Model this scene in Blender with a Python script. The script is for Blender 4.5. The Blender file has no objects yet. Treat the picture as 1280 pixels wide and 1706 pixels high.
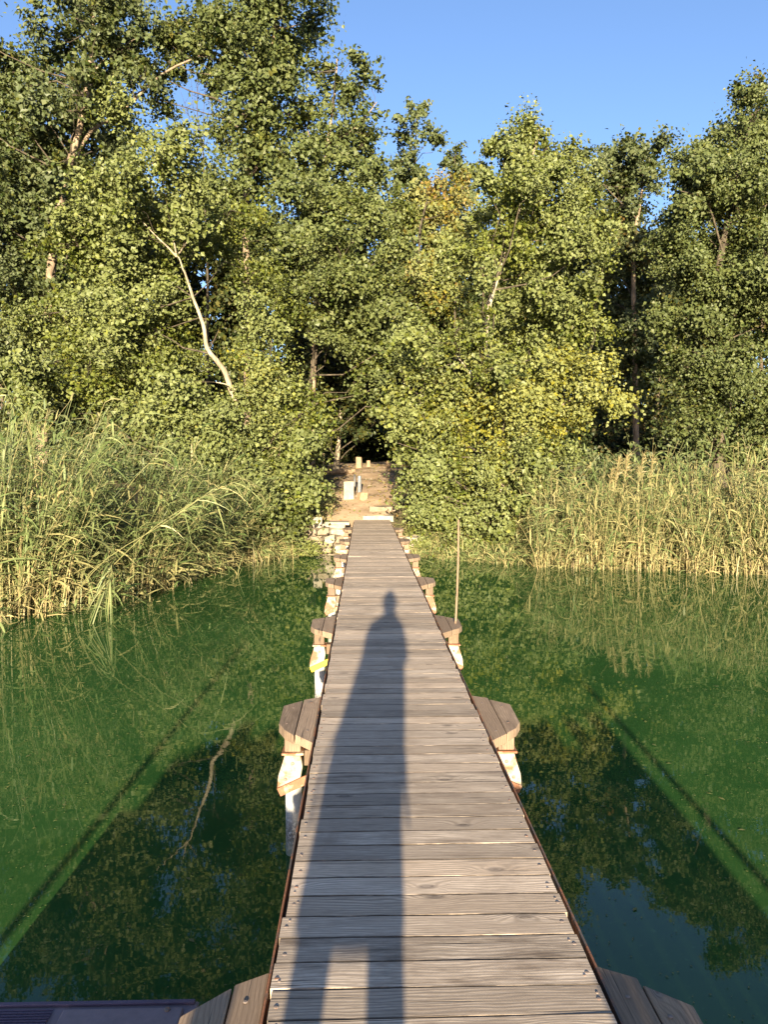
import bpy, bmesh, math, random
import numpy as np
from mathutils import Vector, Matrix

rng = np.random.default_rng(7)
random.seed(7)
SC = bpy.context.scene
COL = SC.collection
R = math.radians

# ------------------------------------------------------------------ camera, sky, sun, exposure
DECK = 0.86                     # deck top above the water
CAMZ = DECK + 1.59
F_PX = 1282.0                   # focal length in photograph pixels (1280 x 1706)
YAW, PITCH = R(1.47), math.atan(80 / F_PX)
cam_d = bpy.data.cameras.new('camera')
cam_d.sensor_fit = 'VERTICAL'; cam_d.sensor_height = 36.0
cam_d.lens = F_PX / 1706 * 36.0
cam_d.clip_start = 0.05; cam_d.clip_end = 2000
cam = bpy.data.objects.new('camera', cam_d); COL.objects.link(cam)
cam.location = (0, 0, CAMZ)
cam.rotation_euler = (R(90) - PITCH, 0, -YAW)
SC.camera = cam

SUN_EL, SUN_AZ = R(10.1), R(1.9)
world = bpy.data.worlds.new('World'); SC.world = world; world.use_nodes = True
wn = world.node_tree
sky = wn.nodes.new('ShaderNodeTexSky'); sky.sky_type = 'NISHITA'; sky.sun_disc = False
sky.sun_elevation = SUN_EL; sky.sun_rotation = R(180) + SUN_AZ
sky.altitude = 100; sky.air_density = 1.0; sky.dust_density = 0.9; sky.ozone_density = 3.4
bg = wn.nodes['Background']; bg.inputs['Strength'].default_value = 0.075
tint = wn.nodes.new('ShaderNodeMix'); tint.data_type = 'RGBA'; tint.blend_type = 'MULTIPLY'; tint.inputs[0].default_value = 1.0
wn.links.new(sky.outputs[0], tint.inputs[6]); tint.inputs[7].default_value = (1.16, 1.02, 1.06, 1)
wn.links.new(tint.outputs[2], bg.inputs['Color'])
sun_d = bpy.data.lights.new('sun', 'SUN'); sun_d.energy = 5.0; sun_d.angle = R(0.53)
sun_d.color = (1.0, 0.86, 0.62)
sun = bpy.data.objects.new('sun', sun_d); COL.objects.link(sun)
sdir = Vector((math.sin(SUN_AZ) * math.cos(SUN_EL), math.cos(SUN_AZ) * math.cos(SUN_EL), -math.sin(SUN_EL)))
sun.rotation_euler = sdir.to_track_quat('-Z', 'Y').to_euler(); sun.location = (0, -20, 30)
SC.view_settings.view_transform = 'Standard'; SC.view_settings.look = 'None'
SC.view_settings.gamma = 1.0; SC.view_settings.exposure = 2.0
SC.view_settings.use_curve_mapping = False
SC.render.engine = 'CYCLES'
SC.cycles.max_bounces = 6; SC.cycles.diffuse_bounces = 2; SC.cycles.glossy_bounces = 3
SC.cycles.transmission_bounces = 3; SC.cycles.transparent_max_bounces = 4

# ------------------------------------------------------------------ helpers
FW = Vector((math.sin(YAW) * math.cos(PITCH), math.cos(YAW) * math.cos(PITCH), -math.sin(PITCH)))
RT = Vector((math.cos(YAW), -math.sin(YAW), 0))
UP = RT.cross(FW)

def P(px, py, z):
    """place of a photograph pixel at depth z metres"""
    return Vector((0, 0, CAMZ)) + z * (FW + (px - 640) / F_PX * RT + (853 - py) / F_PX * UP)

def tag(o, label=None, cat=None, group=None, kind=None):
    if label: o['label'] = label
    if cat: o['category'] = cat
    if group: o['group'] = group
    if kind: o['kind'] = kind
    return o

def empty(name, loc, rz=0.0, parent=None):
    o = bpy.data.objects.new(name, None); COL.objects.link(o)
    o.location = loc; o.rotation_euler = (0, 0, rz); o.empty_display_size = 0.2
    if parent: o.parent = parent
    return o

def link(name, me, mat=None, parent=None, loc=(0, 0, 0), rot=(0, 0, 0)):
    o = bpy.data.objects.new(name, me); COL.objects.link(o)
    o.location = loc; o.rotation_euler = rot
    if mat and not me.materials: me.materials.append(mat)
    if parent: o.parent = parent
    return o

def np_mesh(name, verts, quads=None, tris=None, col=None, smooth=False):
    """fast mesh from numpy arrays; col = per-vertex RGBA in the attribute 'tint'"""
    me = bpy.data.meshes.new(name)
    verts = np.asarray(verts, dtype=np.float32).reshape(-1, 3)
    loops, starts = [], []
    n0 = 0
    if quads is not None and len(quads):
        q = np.asarray(quads, dtype=np.int32).reshape(-1, 4)
        loops.append(q.ravel()); starts.append(np.arange(len(q), dtype=np.int32) * 4); n0 = len(q) * 4
    if tris is not None and len(tris):
        t = np.asarray(tris, dtype=np.int32).reshape(-1, 3)
        loops.append(t.ravel()); starts.append(n0 + np.arange(len(t), dtype=np.int32) * 3)
    loops = np.concatenate(loops); starts = np.concatenate(starts)
    me.vertices.add(len(verts)); me.vertices.foreach_set('co', verts.ravel())
    me.loops.add(len(loops)); me.loops.foreach_set('vertex_index', loops)
    me.polygons.add(len(starts)); me.polygons.foreach_set('loop_start', starts)
    me.polygons.foreach_set('use_smooth', np.full(len(starts), bool(smooth)))
    me.update(calc_edges=True)
    if col is not None:
        a = me.attributes.new('tint', 'FLOAT_COLOR', 'POINT')
        a.data.foreach_set('color', np.asarray(col, dtype=np.float32).ravel())
    return me

class Geo:
    """collects numpy pieces of one mesh"""
    def __init__(s): s.v = []; s.q = []; s.t = []; s.c = []; s.n = 0
    def add(s, v, q=None, t=None, c=None):
        v = np.asarray(v, dtype=np.float32).reshape(-1, 3)
        s.v.append(v)
        if q is not None and len(q): s.q.append(np.asarray(q, dtype=np.int32).reshape(-1, 4) + s.n)
        if t is not None and len(t): s.t.append(np.asarray(t, dtype=np.int32).reshape(-1, 3) + s.n)
        if c is not None: s.c.append(np.asarray(c, dtype=np.float32).reshape(-1, 4))
        s.n += len(v)
    def mesh(s, name, smooth=False):
        return np_mesh(name, np.concatenate(s.v), np.concatenate(s.q) if s.q else None,
                       np.concatenate(s.t) if s.t else None, np.concatenate(s.c) if s.c else None, smooth)
    def tube(s, pts, radii, sides=6, cap=False):
        pts = np.asarray(pts, dtype=np.float64); k = len(pts)
        radii = np.broadcast_to(np.asarray(radii, dtype=np.float64), (k,))
        tg = np.gradient(pts, axis=0); tg /= np.linalg.norm(tg, axis=1)[:, None] + 1e-9
        ref = np.array([0.9, 0.1, 0.0]) if abs(tg[0][2]) > 0.6 else np.array([0.0, 0.0, 1.0])
        a = np.cross(tg, ref); a /= np.linalg.norm(a, axis=1)[:, None] + 1e-9
        b = np.cross(tg, a)
        th = np.arange(sides) / sides * 2 * math.pi
        v = pts[:, None, :] + radii[:, None, None] * (np.cos(th)[None, :, None] * a[:, None, :] + np.sin(th)[None, :, None] * b[:, None, :])
        q = []
        for i in range(k - 1):
            for j in range(sides):
                j2 = (j + 1) % sides
                q.append((i * sides + j, i * sides + j2, (i + 1) * sides + j2, (i + 1) * sides + j))
        v = v.reshape(-1, 3)
        if cap:
            v = np.concatenate([v, pts[:1], pts[-1:]]); n = k * sides
            t = [(n, (j + 1) % sides, j) for j in range(sides)] + [(n + 1, (k - 1) * sides + j, (k - 1) * sides + (j + 1) % sides) for j in range(sides)]
            s.add(v, q, t)
        else: s.add(v, q)
    def ribbons(s, pts, width, side, col):
        """pts (N,K,3) width (N,K) side (N,3) or (N,K,3) col (N,K,4)"""
        n, k = pts.shape[:2]
        if side.ndim == 2: side = np.repeat(side[:, None, :], k, 1)
        off = side * (width[..., None] * 0.5)
        v = np.stack([pts - off, pts + off], 2)               # n,k,2,3
        base = np.arange(n)[:, None] * (k * 2) + np.arange(k - 1)[None, :] * 2
        q = np.stack([base, base + 1, base + 3, base + 2], -1)
        c = np.repeat(col[:, :, None, :], 2, 2)
        s.add(v, q, None, c)

def bm_box(bm, x0, x1, y0, y1, z0, z1):
    vs = [bm.verts.new(p) for p in ((x0, y0, z0), (x1, y0, z0), (x1, y1, z0), (x0, y1, z0), (x0, y0, z1), (x1, y0, z1), (x1, y1, z1), (x0, y1, z1))]
    for f in ((0, 3, 2, 1), (4, 5, 6, 7), (0, 1, 5, 4), (1, 2, 6, 5), (2, 3, 7, 6), (3, 0, 4, 7)):
        bm.faces.new([vs[i] for i in f])
    return vs

def bm_prism(bm, poly, z0, z1):
    lo = [bm.verts.new((x, y, z0)) for x, y in poly]; hi = [bm.verts.new((x, y, z1)) for x, y in poly]
    n = len(poly)
    bm.faces.new(lo[::-1]); bm.faces.new(hi)
    for i in range(n):
        j = (i + 1) % n; bm.faces.new((lo[i], lo[j], hi[j], hi[i]))

def bm_lathe(bm, prof, seg=16, cx=0, cy=0):
    rings = []
    for r_, z in prof:
        rings.append([bm.verts.new((cx + r_ * math.cos(2 * math.pi * i / seg), cy + r_ * math.sin(2 * math.pi * i / seg), z)) for i in range(seg)])
    for a, b in zip(rings, rings[1:]):
        for i in range(seg):
            j = (i + 1) % seg; bm.faces.new((a[i], a[j], b[j], b[i]))
    bm.faces.new(rings[0][::-1]); bm.faces.new(rings[-1])

def bm_mesh(bm, name, bevel=0.0, seg=1, jitter=0.0, smooth=False):
    if bevel: bmesh.ops.bevel(bm, geom=list(bm.edges), offset=bevel, segments=seg, affect='EDGES', profile=0.6)
    if jitter:
        for v in bm.verts: v.co += Vector((random.uniform(-1, 1), random.uniform(-1, 1), random.uniform(-1, 1))) * jitter
    bmesh.ops.recalc_face_normals(bm, faces=list(bm.faces))
    me = bpy.data.meshes.new(name); bm.to_mesh(me); bm.free()
    if smooth:
        for p in me.polygons: p.use_smooth = True
    return me

# ------------------------------------------------------------------ materials
class NT:
    def __init__(s, name):
        s.m = bpy.data.materials.new(name); s.m.use_nodes = True; s.t = s.m.node_tree
        s.t.nodes.clear(); s.out = s.t.nodes.new('ShaderNodeOutputMaterial')
    def n(s, typ, props=None, **ins):
        nd = s.t.nodes.new('ShaderNode' + typ)
        for k, v in (props or {}).items(): setattr(nd, k, v)
        for k, v in ins.items():
            key = int(k[1:]) if k[0] == 'i' and k[1:].isdigit() else k.replace('_', ' ')
            s.set(nd.inputs[key], v)
        return nd
    def set(s, sock, v):
        if isinstance(v, bpy.types.NodeSocket): s.t.links.new(v, sock)
        elif isinstance(v, bpy.types.Node): s.t.links.new(v.outputs[0], sock)
        else:
            if isinstance(v, (tuple, list)) and len(v) == 3 and sock.type == 'RGBA': v = (*v, 1)
            sock.default_value = v
    def math(s, op, a, b=0.0, c=0.0, clamp=False):
        nd = s.t.nodes.new('ShaderNodeMath'); nd.operation = op; nd.use_clamp = clamp
        s.set(nd.inputs[0], a); s.set(nd.inputs[1], b); s.set(nd.inputs[2], c)
        return nd.outputs[0]
    def vmath(s, op, a, b=(0, 0, 0)):
        nd = s.t.nodes.new('ShaderNodeVectorMath'); nd.operation = op
        s.set(nd.inputs[0], a); s.set(nd.inputs[1], b); return nd.outputs[0]
    def noise(s, vec, scale=1.0, detail=4.0, rough=0.55, dist=0.0):
        nd = s.n('TexNoise', None, Scale=scale, Detail=detail, Roughness=rough, Distortion=dist)
        if vec is not None: s.set(nd.inputs['Vector'], vec)
        return nd.outputs['Fac']
    def ramp(s, fac, stops):
        nd = s.t.nodes.new('ShaderNodeValToRGB'); e = nd.color_ramp.elements
        while len(e) < len(stops): e.new(0.5)
        for el, (p, c) in zip(e, stops):
            el.position = p; el.color = (c, c, c, 1) if isinstance(c, (int, float)) else (*c, 1)
        s.set(nd.inputs[0], fac); return nd.outputs[0]
    def mix(s, fac, a, b, blend='MIX'):
        nd = s.t.nodes.new('ShaderNodeMix'); nd.data_type = 'RGBA'; nd.blend_type = blend
        s.set(nd.inputs[0], fac); s.set(nd.inputs[6], a); s.set(nd.inputs[7], b); return nd.outputs[2]
    def maprange(s, v, a, b, c=0.0, d=1.0):
        nd = s.t.nodes.new('ShaderNodeMapRange'); nd.clamp = True
        s.set(nd.inputs[0], v)
        for i, x in enumerate((a, b, c, d)): nd.inputs[i + 1].default_value = x
        return nd.outputs[0]
    def bump(s, h, dist=0.01, strength=1.0):
        return s.n('Bump', None, Height=h, Distance=dist, Strength=strength).outputs[0]
    def done(s, col, rough=0.7, spec=0.3, normal=None, metal=0.0):
        b = s.t.nodes.new('ShaderNodeBsdfPrincipled')
        s.set(b.inputs['Base Color'], col); s.set(b.inputs['Roughness'], rough)
        s.set(b.inputs['Specular IOR Level'], spec); s.set(b.inputs['Metallic'], metal)
        if normal is not None: s.set(b.inputs['Normal'], normal)
        s.t.links.new(b.outputs[0], s.out.inputs[0]); s.b = b
        return s.m

def mat_wood(name, c_dark, c_mid, c_light, warm=(0.33, 0.25, 0.18), axis=0, grime_shade=False):
    """weathered softwood, grain along local axis 0 (x) or 1 (y)"""
    t = NT(name)
    obj = t.n('TexCoord').outputs['Object']
    rnd = t.n('ObjectInfo').outputs['Random']
    off = t.n('CombineXYZ', None, X=t.math('MULTIPLY', rnd, 37.3), Y=t.math('MULTIPLY', rnd, 91.7), Z=t.math('MULTIPLY', rnd, 13.1)).outputs[0]
    p = t.vmath('ADD', obj, off)
    if axis == 1:
        sp = t.n('SeparateXYZ', None, Vector=p)
        p = t.n('CombineXYZ', None, X=sp.outputs[1], Y=sp.outputs[0], Z=sp.outputs[2]).outputs[0]
    # knots
    vo = t.n('TexVoronoi', {'voronoi_dimensions': '2D', 'feature': 'F1'}, Vector=t.vmath('MULTIPLY', p, (2.1, 5.2, 1)), Scale=1.0, Randomness=1.0)
    kd = vo.outputs['Distance']
    pick = t.math('GREATER_THAN', t.n('SeparateColor', None, Color=vo.outputs['Color']).outputs[0], 0.52)
    kinf = t.math('MULTIPLY', t.maprange(kd, 0.36, 0.02, 0, 1), pick)
    core = t.math('MULTIPLY', t.maprange(kd, 0.10, 0.05, 0, 1), pick)
    sy = t.n('SeparateXYZ', None, Vector=p).outputs[1]
    warp = t.noise(t.vmath('MULTIPLY', p, (2.6, 10, 3)), 1, 2, 0.5)
    g = t.math('ADD', t.math('ADD', t.math('MULTIPLY', sy, 430.0), t.math('MULTIPLY', warp, 26.0)), t.math('MULTIPLY', t.math('MULTIPLY', kinf, kinf), 22.0))
    ring = t.math('MULTIPLY_ADD', t.math('SINE', g), 0.5, 0.5)
    fib = t.noise(t.vmath('MULTIPLY', p, (14, 300, 30)), 1, 5, 0.68)
    blot = t.noise(t.vmath('MULTIPLY', p, (3.2, 16, 4)), 1, 6, 0.68)
    crack = t.noise(t.vmath('MULTIPLY', p, (1.7, 95, 9)), 1, 3, 0.5, 0.3)
    ck = t.maprange(crack, 0.36, 0.29, 0, 1)
    base = t.mix(t.maprange(blot, 0.34, 0.66), c_dark, c_light)
    base = t.mix(t.math('MULTIPLY', t.maprange(rnd, 0.0, 1.0), 0.7), base, c_mid)
    base = t.mix(t.maprange(t.math('FRACT', t.math('MULTIPLY', rnd, 7.77)), 0.5, 1.0, 0, 0.55), base, warm)
    base = t.mix(t.math('MULTIPLY', t.maprange(ring, 0.4, 1.0), t.maprange(blot, 0.35, 0.65, 0.12, 0.72)), base, c_dark)
    base = t.mix(t.maprange(fib, 0.40, 0.68, 0.0, 0.6), base, c_dark)
    base = t.mix(t.math('MULTIPLY', core, 0.75), base, t.mix(ring, (0.10, 0.075, 0.055), (0.3, 0.24, 0.19)))
    tone = t.maprange(t.math('FRACT', t.math('MULTIPLY', rnd, 13.3)), 0, 1, 0.66, 1.12)
    base = t.mix(1.0, base, t.n('CombineColor', None, Red=tone, Green=tone, Blue=tone).outputs[0], 'MULTIPLY')
    base = t.mix(t.math('MULTIPLY', ck, 0.85), base, (0.03, 0.025, 0.022))
    if grime_shade:      # dirt on long edges, also painted dark so sunlit gaps read as shadow lines
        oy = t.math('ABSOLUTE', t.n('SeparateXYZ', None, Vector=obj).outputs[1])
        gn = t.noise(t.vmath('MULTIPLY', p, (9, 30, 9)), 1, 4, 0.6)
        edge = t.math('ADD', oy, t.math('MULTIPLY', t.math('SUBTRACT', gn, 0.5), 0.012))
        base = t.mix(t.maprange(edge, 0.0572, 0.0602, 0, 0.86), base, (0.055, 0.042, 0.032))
    gp = t.n('NewGeometry').outputs['Position']; stain = t.noise(gp, 2.3, 5, 0.65, 0.5)
    base = t.mix(t.maprange(stain, 0.55, 0.70, 0, 0.45), base, c_dark)
    h = t.math('ADD', t.math('MULTIPLY', fib, 0.5), t.math('ADD', t.math('MULTIPLY', ring, 0.25), t.math('MULTIPLY', ck, -1.2)))
    return t.done(base, 0.82, 0.25, t.bump(h, 0.0011, 0.6))

M = {}
M['deck'] = mat_wood('weathered_deck_wood', (0.24, 0.18, 0.13), (0.68, 0.535, 0.395), (0.86, 0.70, 0.53), (0.74, 0.55, 0.375), grime_shade=True)
M['side_board'] = mat_wood('side_board_wood', (0.19, 0.13, 0.085), (0.38, 0.27, 0.18), (0.46, 0.33, 0.22), (0.42, 0.28, 0.17), axis=1)
M['timber'] = mat_wood('old_timber', (0.12, 0.085, 0.06), (0.25, 0.17, 0.115), (0.33, 0.23, 0.15), (0.30, 0.19, 0.11), axis=1)

def mat_rust(name, paint, amount, scale=9.0, speck=False):
    t = NT(name)
    o = t.n('TexCoord').outputs['Object']
    rnd = t.n('ObjectInfo').outputs['Random']
    p = t.vmath('ADD', o, t.n('CombineXYZ', None, X=t.math('MULTIPLY', rnd, 31), Y=t.math('MULTIPLY', rnd, 17), Z=t.math('MULTIPLY', rnd, 7)).outputs[0])
    n1 = t.noise(p, scale, 6, 0.62); n2 = t.noise(p, scale * 6, 4, 0.6)
    rust = t.mix(n2, (0.12, 0.048, 0.024), (0.34, 0.145, 0.07))
    f = t.maprange(n1, amount - 0.05, amount + 0.05, 1, 0)
    c = t.mix(f, t.mix(t.maprange(n2, 0.3, 0.7), paint, tuple(x * 0.82 for x in paint)), rust)
    rough = 0.6
    if speck:      # algae and dirt flecks close to the waterline (local z = height above water)
        z = t.n('SeparateXYZ', None, Vector=o).outputs[2]
        n3 = t.noise(p, 55, 5, 0.7)
        band = t.math('MULTIPLY', t.maprange(z, 0.33, 0.16), t.maprange(n3, 0.60, 0.5, 0, 1))
        band = t.math('MULTIPLY', band, t.maprange(z, 0.0, 0.12, 0.25, 1))
        c = t.mix(t.math('MULTIPLY', band, 0.85), c, (0.045, 0.04, 0.035))
        c = t.mix(t.maprange(z, 0.12, 0.02, 0, 0.6), c, (0.10, 0.13, 0.07))
    return t.done(c, rough, 0.35, t.bump(t.math('ADD', n2, t.math('MULTIPLY', f, 0.6)), 0.002, 0.6))

M['post_paint'] = mat_rust('white_post_paint', (0.50, 0.485, 0.45), 0.34, 6, True)
M['bracket'] = mat_rust('rusty_white_bracket', (0.34, 0.30, 0.24), 0.485, 7)
M['brace'] = mat_rust('rusty_brace', (0.55, 0.40, 0.28), 0.56, 9)
M['yellow_brace'] = mat_rust('yellow_paint', (0.80, 0.56, 0.03), 0.28, 9)
M['rust'] = mat_rust('rusty_steel', (0.11, 0.085, 0.07), 0.50, 8)
M['bolt'] = mat_rust('bolt_steel', (0.22, 0.17, 0.14), 0.42, 40)
M['purple'] = mat_rust('purple_deck_paint', (0.25, 0.185, 0.185), 0.30, 5)
M['purple_dark'] = mat_rust('purple_dark_paint', (0.13, 0.09, 0.125), 0.30, 5)
M['mesh_metal'] = mat_rust('grille_metal', (0.11, 0.085, 0.13), 0.36, 20)

def mat_plain(name, c, c2, scale=8, rough=0.8, spec=0.2, bump=0.01):
    t = NT(name); o = t.n('TexCoord').outputs['Object']
    n1 = t.noise(o, scale, 6, 0.6); n2 = t.noise(o, scale * 5, 4, 0.6)
    return t.done(t.mix(t.maprange(t.math('MULTIPLY_ADD', n2, 0.35, n1), 0.45, 0.9), c, c2), rough, spec, t.bump(t.math('MULTIPLY_ADD', n2, 0.4, n1), bump, 0.8))

M['limestone'] = mat_plain('pale_limestone', (0.22, 0.185, 0.135), (0.38, 0.335, 0.26), 5, 0.9, 0.15, 0.02)
M['limestone2'] = mat_plain('worn_limestone', (0.14, 0.11, 0.075), (0.28, 0.225, 0.16), 4, 0.9, 0.15, 0.02)
M['stump'] = mat_plain('stump_wood', (0.22, 0.15, 0.09), (0.34, 0.25, 0.16), 9, 0.9, 0.1, 0.015)
M['dark_metal'] = mat_plain('dark_metal', (0.03, 0.03, 0.035), (0.07, 0.065, 0.06), 12, 0.5, 0.4, 0.002)
M['grey_metal'] = mat_plain('grey_metal', (0.10, 0.10, 0.105), (0.2, 0.2, 0.2), 12, 0.45, 0.5, 0.002)
M['earth'] = mat_plain('bare_earth', (0.24, 0.165, 0.10), (0.42, 0.305, 0.20), 1.6, 0.95, 0.1, 0.03)

def mat_ground():
    t = NT('bank_ground'); g = t.n('NewGeometry').outputs['Position']
    n1 = t.noise(g, 0.6, 5, 0.6); n2 = t.noise(g, 7, 5, 0.65)
    c = t.mix(t.maprange(n1, 0.4, 0.62), (0.12, 0.085, 0.05), (0.055, 0.06, 0.025))
    c = t.mix(t.maprange(n2, 0.45, 0.7), c, (0.19, 0.145, 0.085))
    return t.done(c, 0.95, 0.1, t.bump(n2, 0.05, 0.9))
M['ground'] = mat_ground()

def mat_water():
    t = NT('green_lake_water'); g = t.n('NewGeometry').outputs['Position']
    n1 = t.noise(g, 0.35, 4, 0.6); n2 = t.noise(g, 2.6, 5, 0.65, 0.6); n3 = t.noise(g, 26, 3, 0.6)
    c = t.mix(t.maprange(n1, 0.35, 0.7), (0.018, 0.058, 0.014), (0.034, 0.091, 0.022))
    c = t.mix(t.maprange(n2, 0.5, 0.72, 0, 0.6), c, (0.036, 0.086, 0.023))
    c = t.mix(t.maprange(n3, 0.62, 0.75, 0, 0.5), c, (0.07, 0.15, 0.04))
    # barely moving surface
    w1 = t.noise(g, 1.1, 2, 0.5); w2 = t.noise(t.vmath('MULTIPLY', g, (6, 9, 6)), 1.0, 2, 0.5)
    h = t.math('MULTIPLY_ADD', w2, 0.12, w1)
    m = t.done(c, 0.015, 0.5, t.bump(h, 0.012, 0.14))
    t.b.inputs['IOR'].default_value = 1.333
    return m
M['water'] = mat_water()

def mat_bark(name, c1, c2, scale=6):
    t = NT(name); o = t.n('TexCoord').outputs['Object']
    p = t.vmath('MULTIPLY', o, (1, 1, 0.35))
    n1 = t.noise(p, scale, 6, 0.65, 0.4); n2 = t.noise(p, scale * 5, 4, 0.6)
    c = t.mix(t.maprange(n1, 0.38, 0.62), c1, c2)
    return t.done(c, 0.9, 0.15, t.bump(t.math('MULTIPLY_ADD', n2, 0.5, n1), 0.03, 0.8))
M['bark_pale'] = mat_bark('pale_poplar_bark', (0.19, 0.15, 0.10), (0.40, 0.335, 0.235))
M['bark'] = mat_bark('grey_brown_bark', (0.13, 0.095, 0.065), (0.32, 0.24, 0.16))
M['twig_bark'] = mat_bark('twig_bark', (0.045, 0.036, 0.026), (0.11, 0.088, 0.06))
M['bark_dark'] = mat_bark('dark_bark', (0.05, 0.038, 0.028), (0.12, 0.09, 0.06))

def mat_leaf(name, dark, mid, light, yellow=(0.30, 0.26, 0.03), brown=(0.26, 0.13, 0.04), under=None, gloss=0.22, trans=0.16):
    t = NT(name)
    at = t.n('Attribute', {'attribute_name': 'tint'})
    s = t.n('SeparateColor', None, Color=at.outputs['Color'])
    c = t.ramp(s.outputs[0], [(0.0, dark), (0.5, mid), (1.0, light)])
    c = t.mix(s.outputs[1], c, yellow); c = t.mix(s.outputs[2], c, brown)
    if under:
        c = t.mix(t.math('MULTIPLY', t.n('NewGeometry').outputs['Backfacing'], 0.6), c, under)
    b = t.n('BsdfPrincipled', None, Base_Color=c, Roughness=0.48); b.inputs['Specular IOR Level'].default_value = gloss
    tr = t.n('BsdfTranslucent', None, Color=t.mix(0.5, c, (0.16, 0.20, 0.02)))
    mx = t.n('MixShader', None, i0=trans, i1=b.outputs[0], i2=tr.outputs[0])
    t.t.links.new(mx.outputs[0], t.out.inputs[0]); return t.m
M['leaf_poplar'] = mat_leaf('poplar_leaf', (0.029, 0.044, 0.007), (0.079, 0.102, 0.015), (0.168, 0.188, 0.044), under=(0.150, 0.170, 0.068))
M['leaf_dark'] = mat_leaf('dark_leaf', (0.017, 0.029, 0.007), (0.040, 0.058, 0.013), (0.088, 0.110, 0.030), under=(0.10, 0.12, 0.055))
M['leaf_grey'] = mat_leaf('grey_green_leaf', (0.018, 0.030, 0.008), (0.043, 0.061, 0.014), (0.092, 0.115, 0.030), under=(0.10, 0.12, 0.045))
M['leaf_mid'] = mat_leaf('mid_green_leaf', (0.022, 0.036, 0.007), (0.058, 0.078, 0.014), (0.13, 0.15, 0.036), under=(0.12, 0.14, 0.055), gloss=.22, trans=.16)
M['leaf_shade'] = mat_leaf('shade_darkened_leaf', (0.012, 0.019, 0.006), (0.028, 0.040, 0.012), (0.05, 0.065, 0.02), gloss=0.2, trans=0.1)  # colour darkened so hollows in the wood read as deep shade
M['reed'] = mat_leaf('reed_blade', (0.06, 0.095, 0.028), (0.13, 0.168, 0.058), (0.24, 0.265, 0.11), yellow=(0.40, 0.325, 0.15), brown=(0.24, 0.15, 0.08), gloss=0.3, trans=0.2)

# ------------------------------------------------------------------ ground, water, path
SHX = [-40, -8, -6, -4.2, -3.2, -2.0, -1.2, 1.6, 2.2, 3.2, 5.0, 9, 40]
SHY = [13.6, 14.2, 14.9, 17.0, 19.2, 20.3, 20.75, 20.75, 20.3, 19.9, 19.6, 18.6, 17.6]
HS = [-300, -8, -1.5, 0, 0.4, 1.2, 1.8, 3.6, 5, 11.5, 20, 60, 900]
HH = [-2.0, -1.6, -0.45, 0, 0.34, 0.70, 0.98, 1.40, 1.62, 2.36, 2.6, 3.2, 8]
def hgt(x, y):
    x = np.asarray(x, dtype=float); y = np.asarray(y, dtype=float)
    s = y - np.interp(x, SHX, SHY)
    h = np.interp(s, HS, HH)
    n = 0.05 * np.sin(x * 1.7 + y * 0.9) * np.sin(y * 1.3 - x * 0.6) + 0.03 * np.sin(x * 4.1 + 1) * np.sin(y * 3.7)
    return h + n * np.clip((s - 0.3) / 1.5, 0, 1)

def grid(xs, ys, zf):
    X, Y = np.meshgrid(xs, ys); Z = zf(X, Y)
    v = np.stack([X, Y, Z], -1).reshape(-1, 3); nx, ny = len(xs), len(ys)
    i = (np.arange(ny - 1)[:, None] * nx + np.arange(nx - 1)[None, :]).ravel()
    return v, np.stack([i, i + 1, i + nx + 1, i + nx], -1)
xs = np.unique(np.concatenate([np.linspace(-700, -30, 12), np.linspace(-30, -8, 30), np.linspace(-8, 10, 130), np.linspace(10, 30, 30), np.linspace(30, 700, 12)]))
ys = np.unique(np.concatenate([np.linspace(-700, 5, 14), np.linspace(5, 12, 8), np.linspace(12, 36, 150), np.linspace(36, 80, 22), np.linspace(80, 900, 14)]))
v, q = grid(xs, ys, hgt)
tag(link('ground', np_mesh('ground', v, q, smooth=True), M['ground']), 'dark earth bank and lake bed rising behind the reeds', kind='structure')
v, q = grid(np.linspace(-700, 700, 3), np.linspace(-700, 30, 3), lambda X, Y: X * 0)
tag(link('water', np_mesh('water', v, q), M['water']), 'still green lake water mirroring the trees', kind='structure')

# path: bare earth from the pier head up into the wood
pv, pq = [], []
py_ = np.linspace(20.9, 36, 60)
cx_ = np.interp(py_, [20.9, 22, 24, 27, 31, 36], [0.05, 0.15, 0.25, 0.2, 0.15, 0.1])
wl = np.interp(py_, [20.9, 21.8, 23, 25, 28, 31, 36], [0.9, 1.2, 1.5, 1.2, 1.3, 1.7, 2.2]) + 0.12 * np.sin(py_ * 3.1) + 0.06 * np.sin(py_ * 7.7)
wr = np.interp(py_, [20.9, 21.8, 23, 25, 28, 31, 36], [0.75, 0.8, 0.8, 0.95, 1.2, 1.6, 2.2]) + 0.10 * np.sin(py_ * 2.7 + 1) + 0.05 * np.sin(py_ * 9)
us = np.linspace(0, 1, 15)
PX = (cx_ - wl)[:, None] + us[None, :] * (wl + wr)[:, None]; PY = np.repeat(py_[:, None], 15, 1)
PZ = hgt(PX, PY) + 0.014 - 0.03 * (np.abs(us - 0.5) * 2)[None, :] ** 6 + 0.012 * np.sin(PX * 9 + PY * 5) * np.sin(PY * 8)
i = (np.arange(59)[:, None] * 15 + np.arange(14)[None, :]).ravel()
tag(link('path', np_mesh('path', np.stack([PX, PY, PZ], -1), np.stack([i, i + 1, i + 16, i + 15], -1), smooth=True), M['earth']),
    'bare sandy path climbing from the pier into the wood', kind='structure')

# ------------------------------------------------------------------ pier
PCX = 0.219                                    # pier centre line
pier = empty('pier', (PCX, 0, 0))
tag(pier, 'long narrow grey plank pier on white posts leading to the shore', 'pier')
STEP = 2.84
STATIONS = [1.90 + (0.04 if k else 0) + STEP * k for k in range(7)]
DECK_END = 21.78

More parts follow.
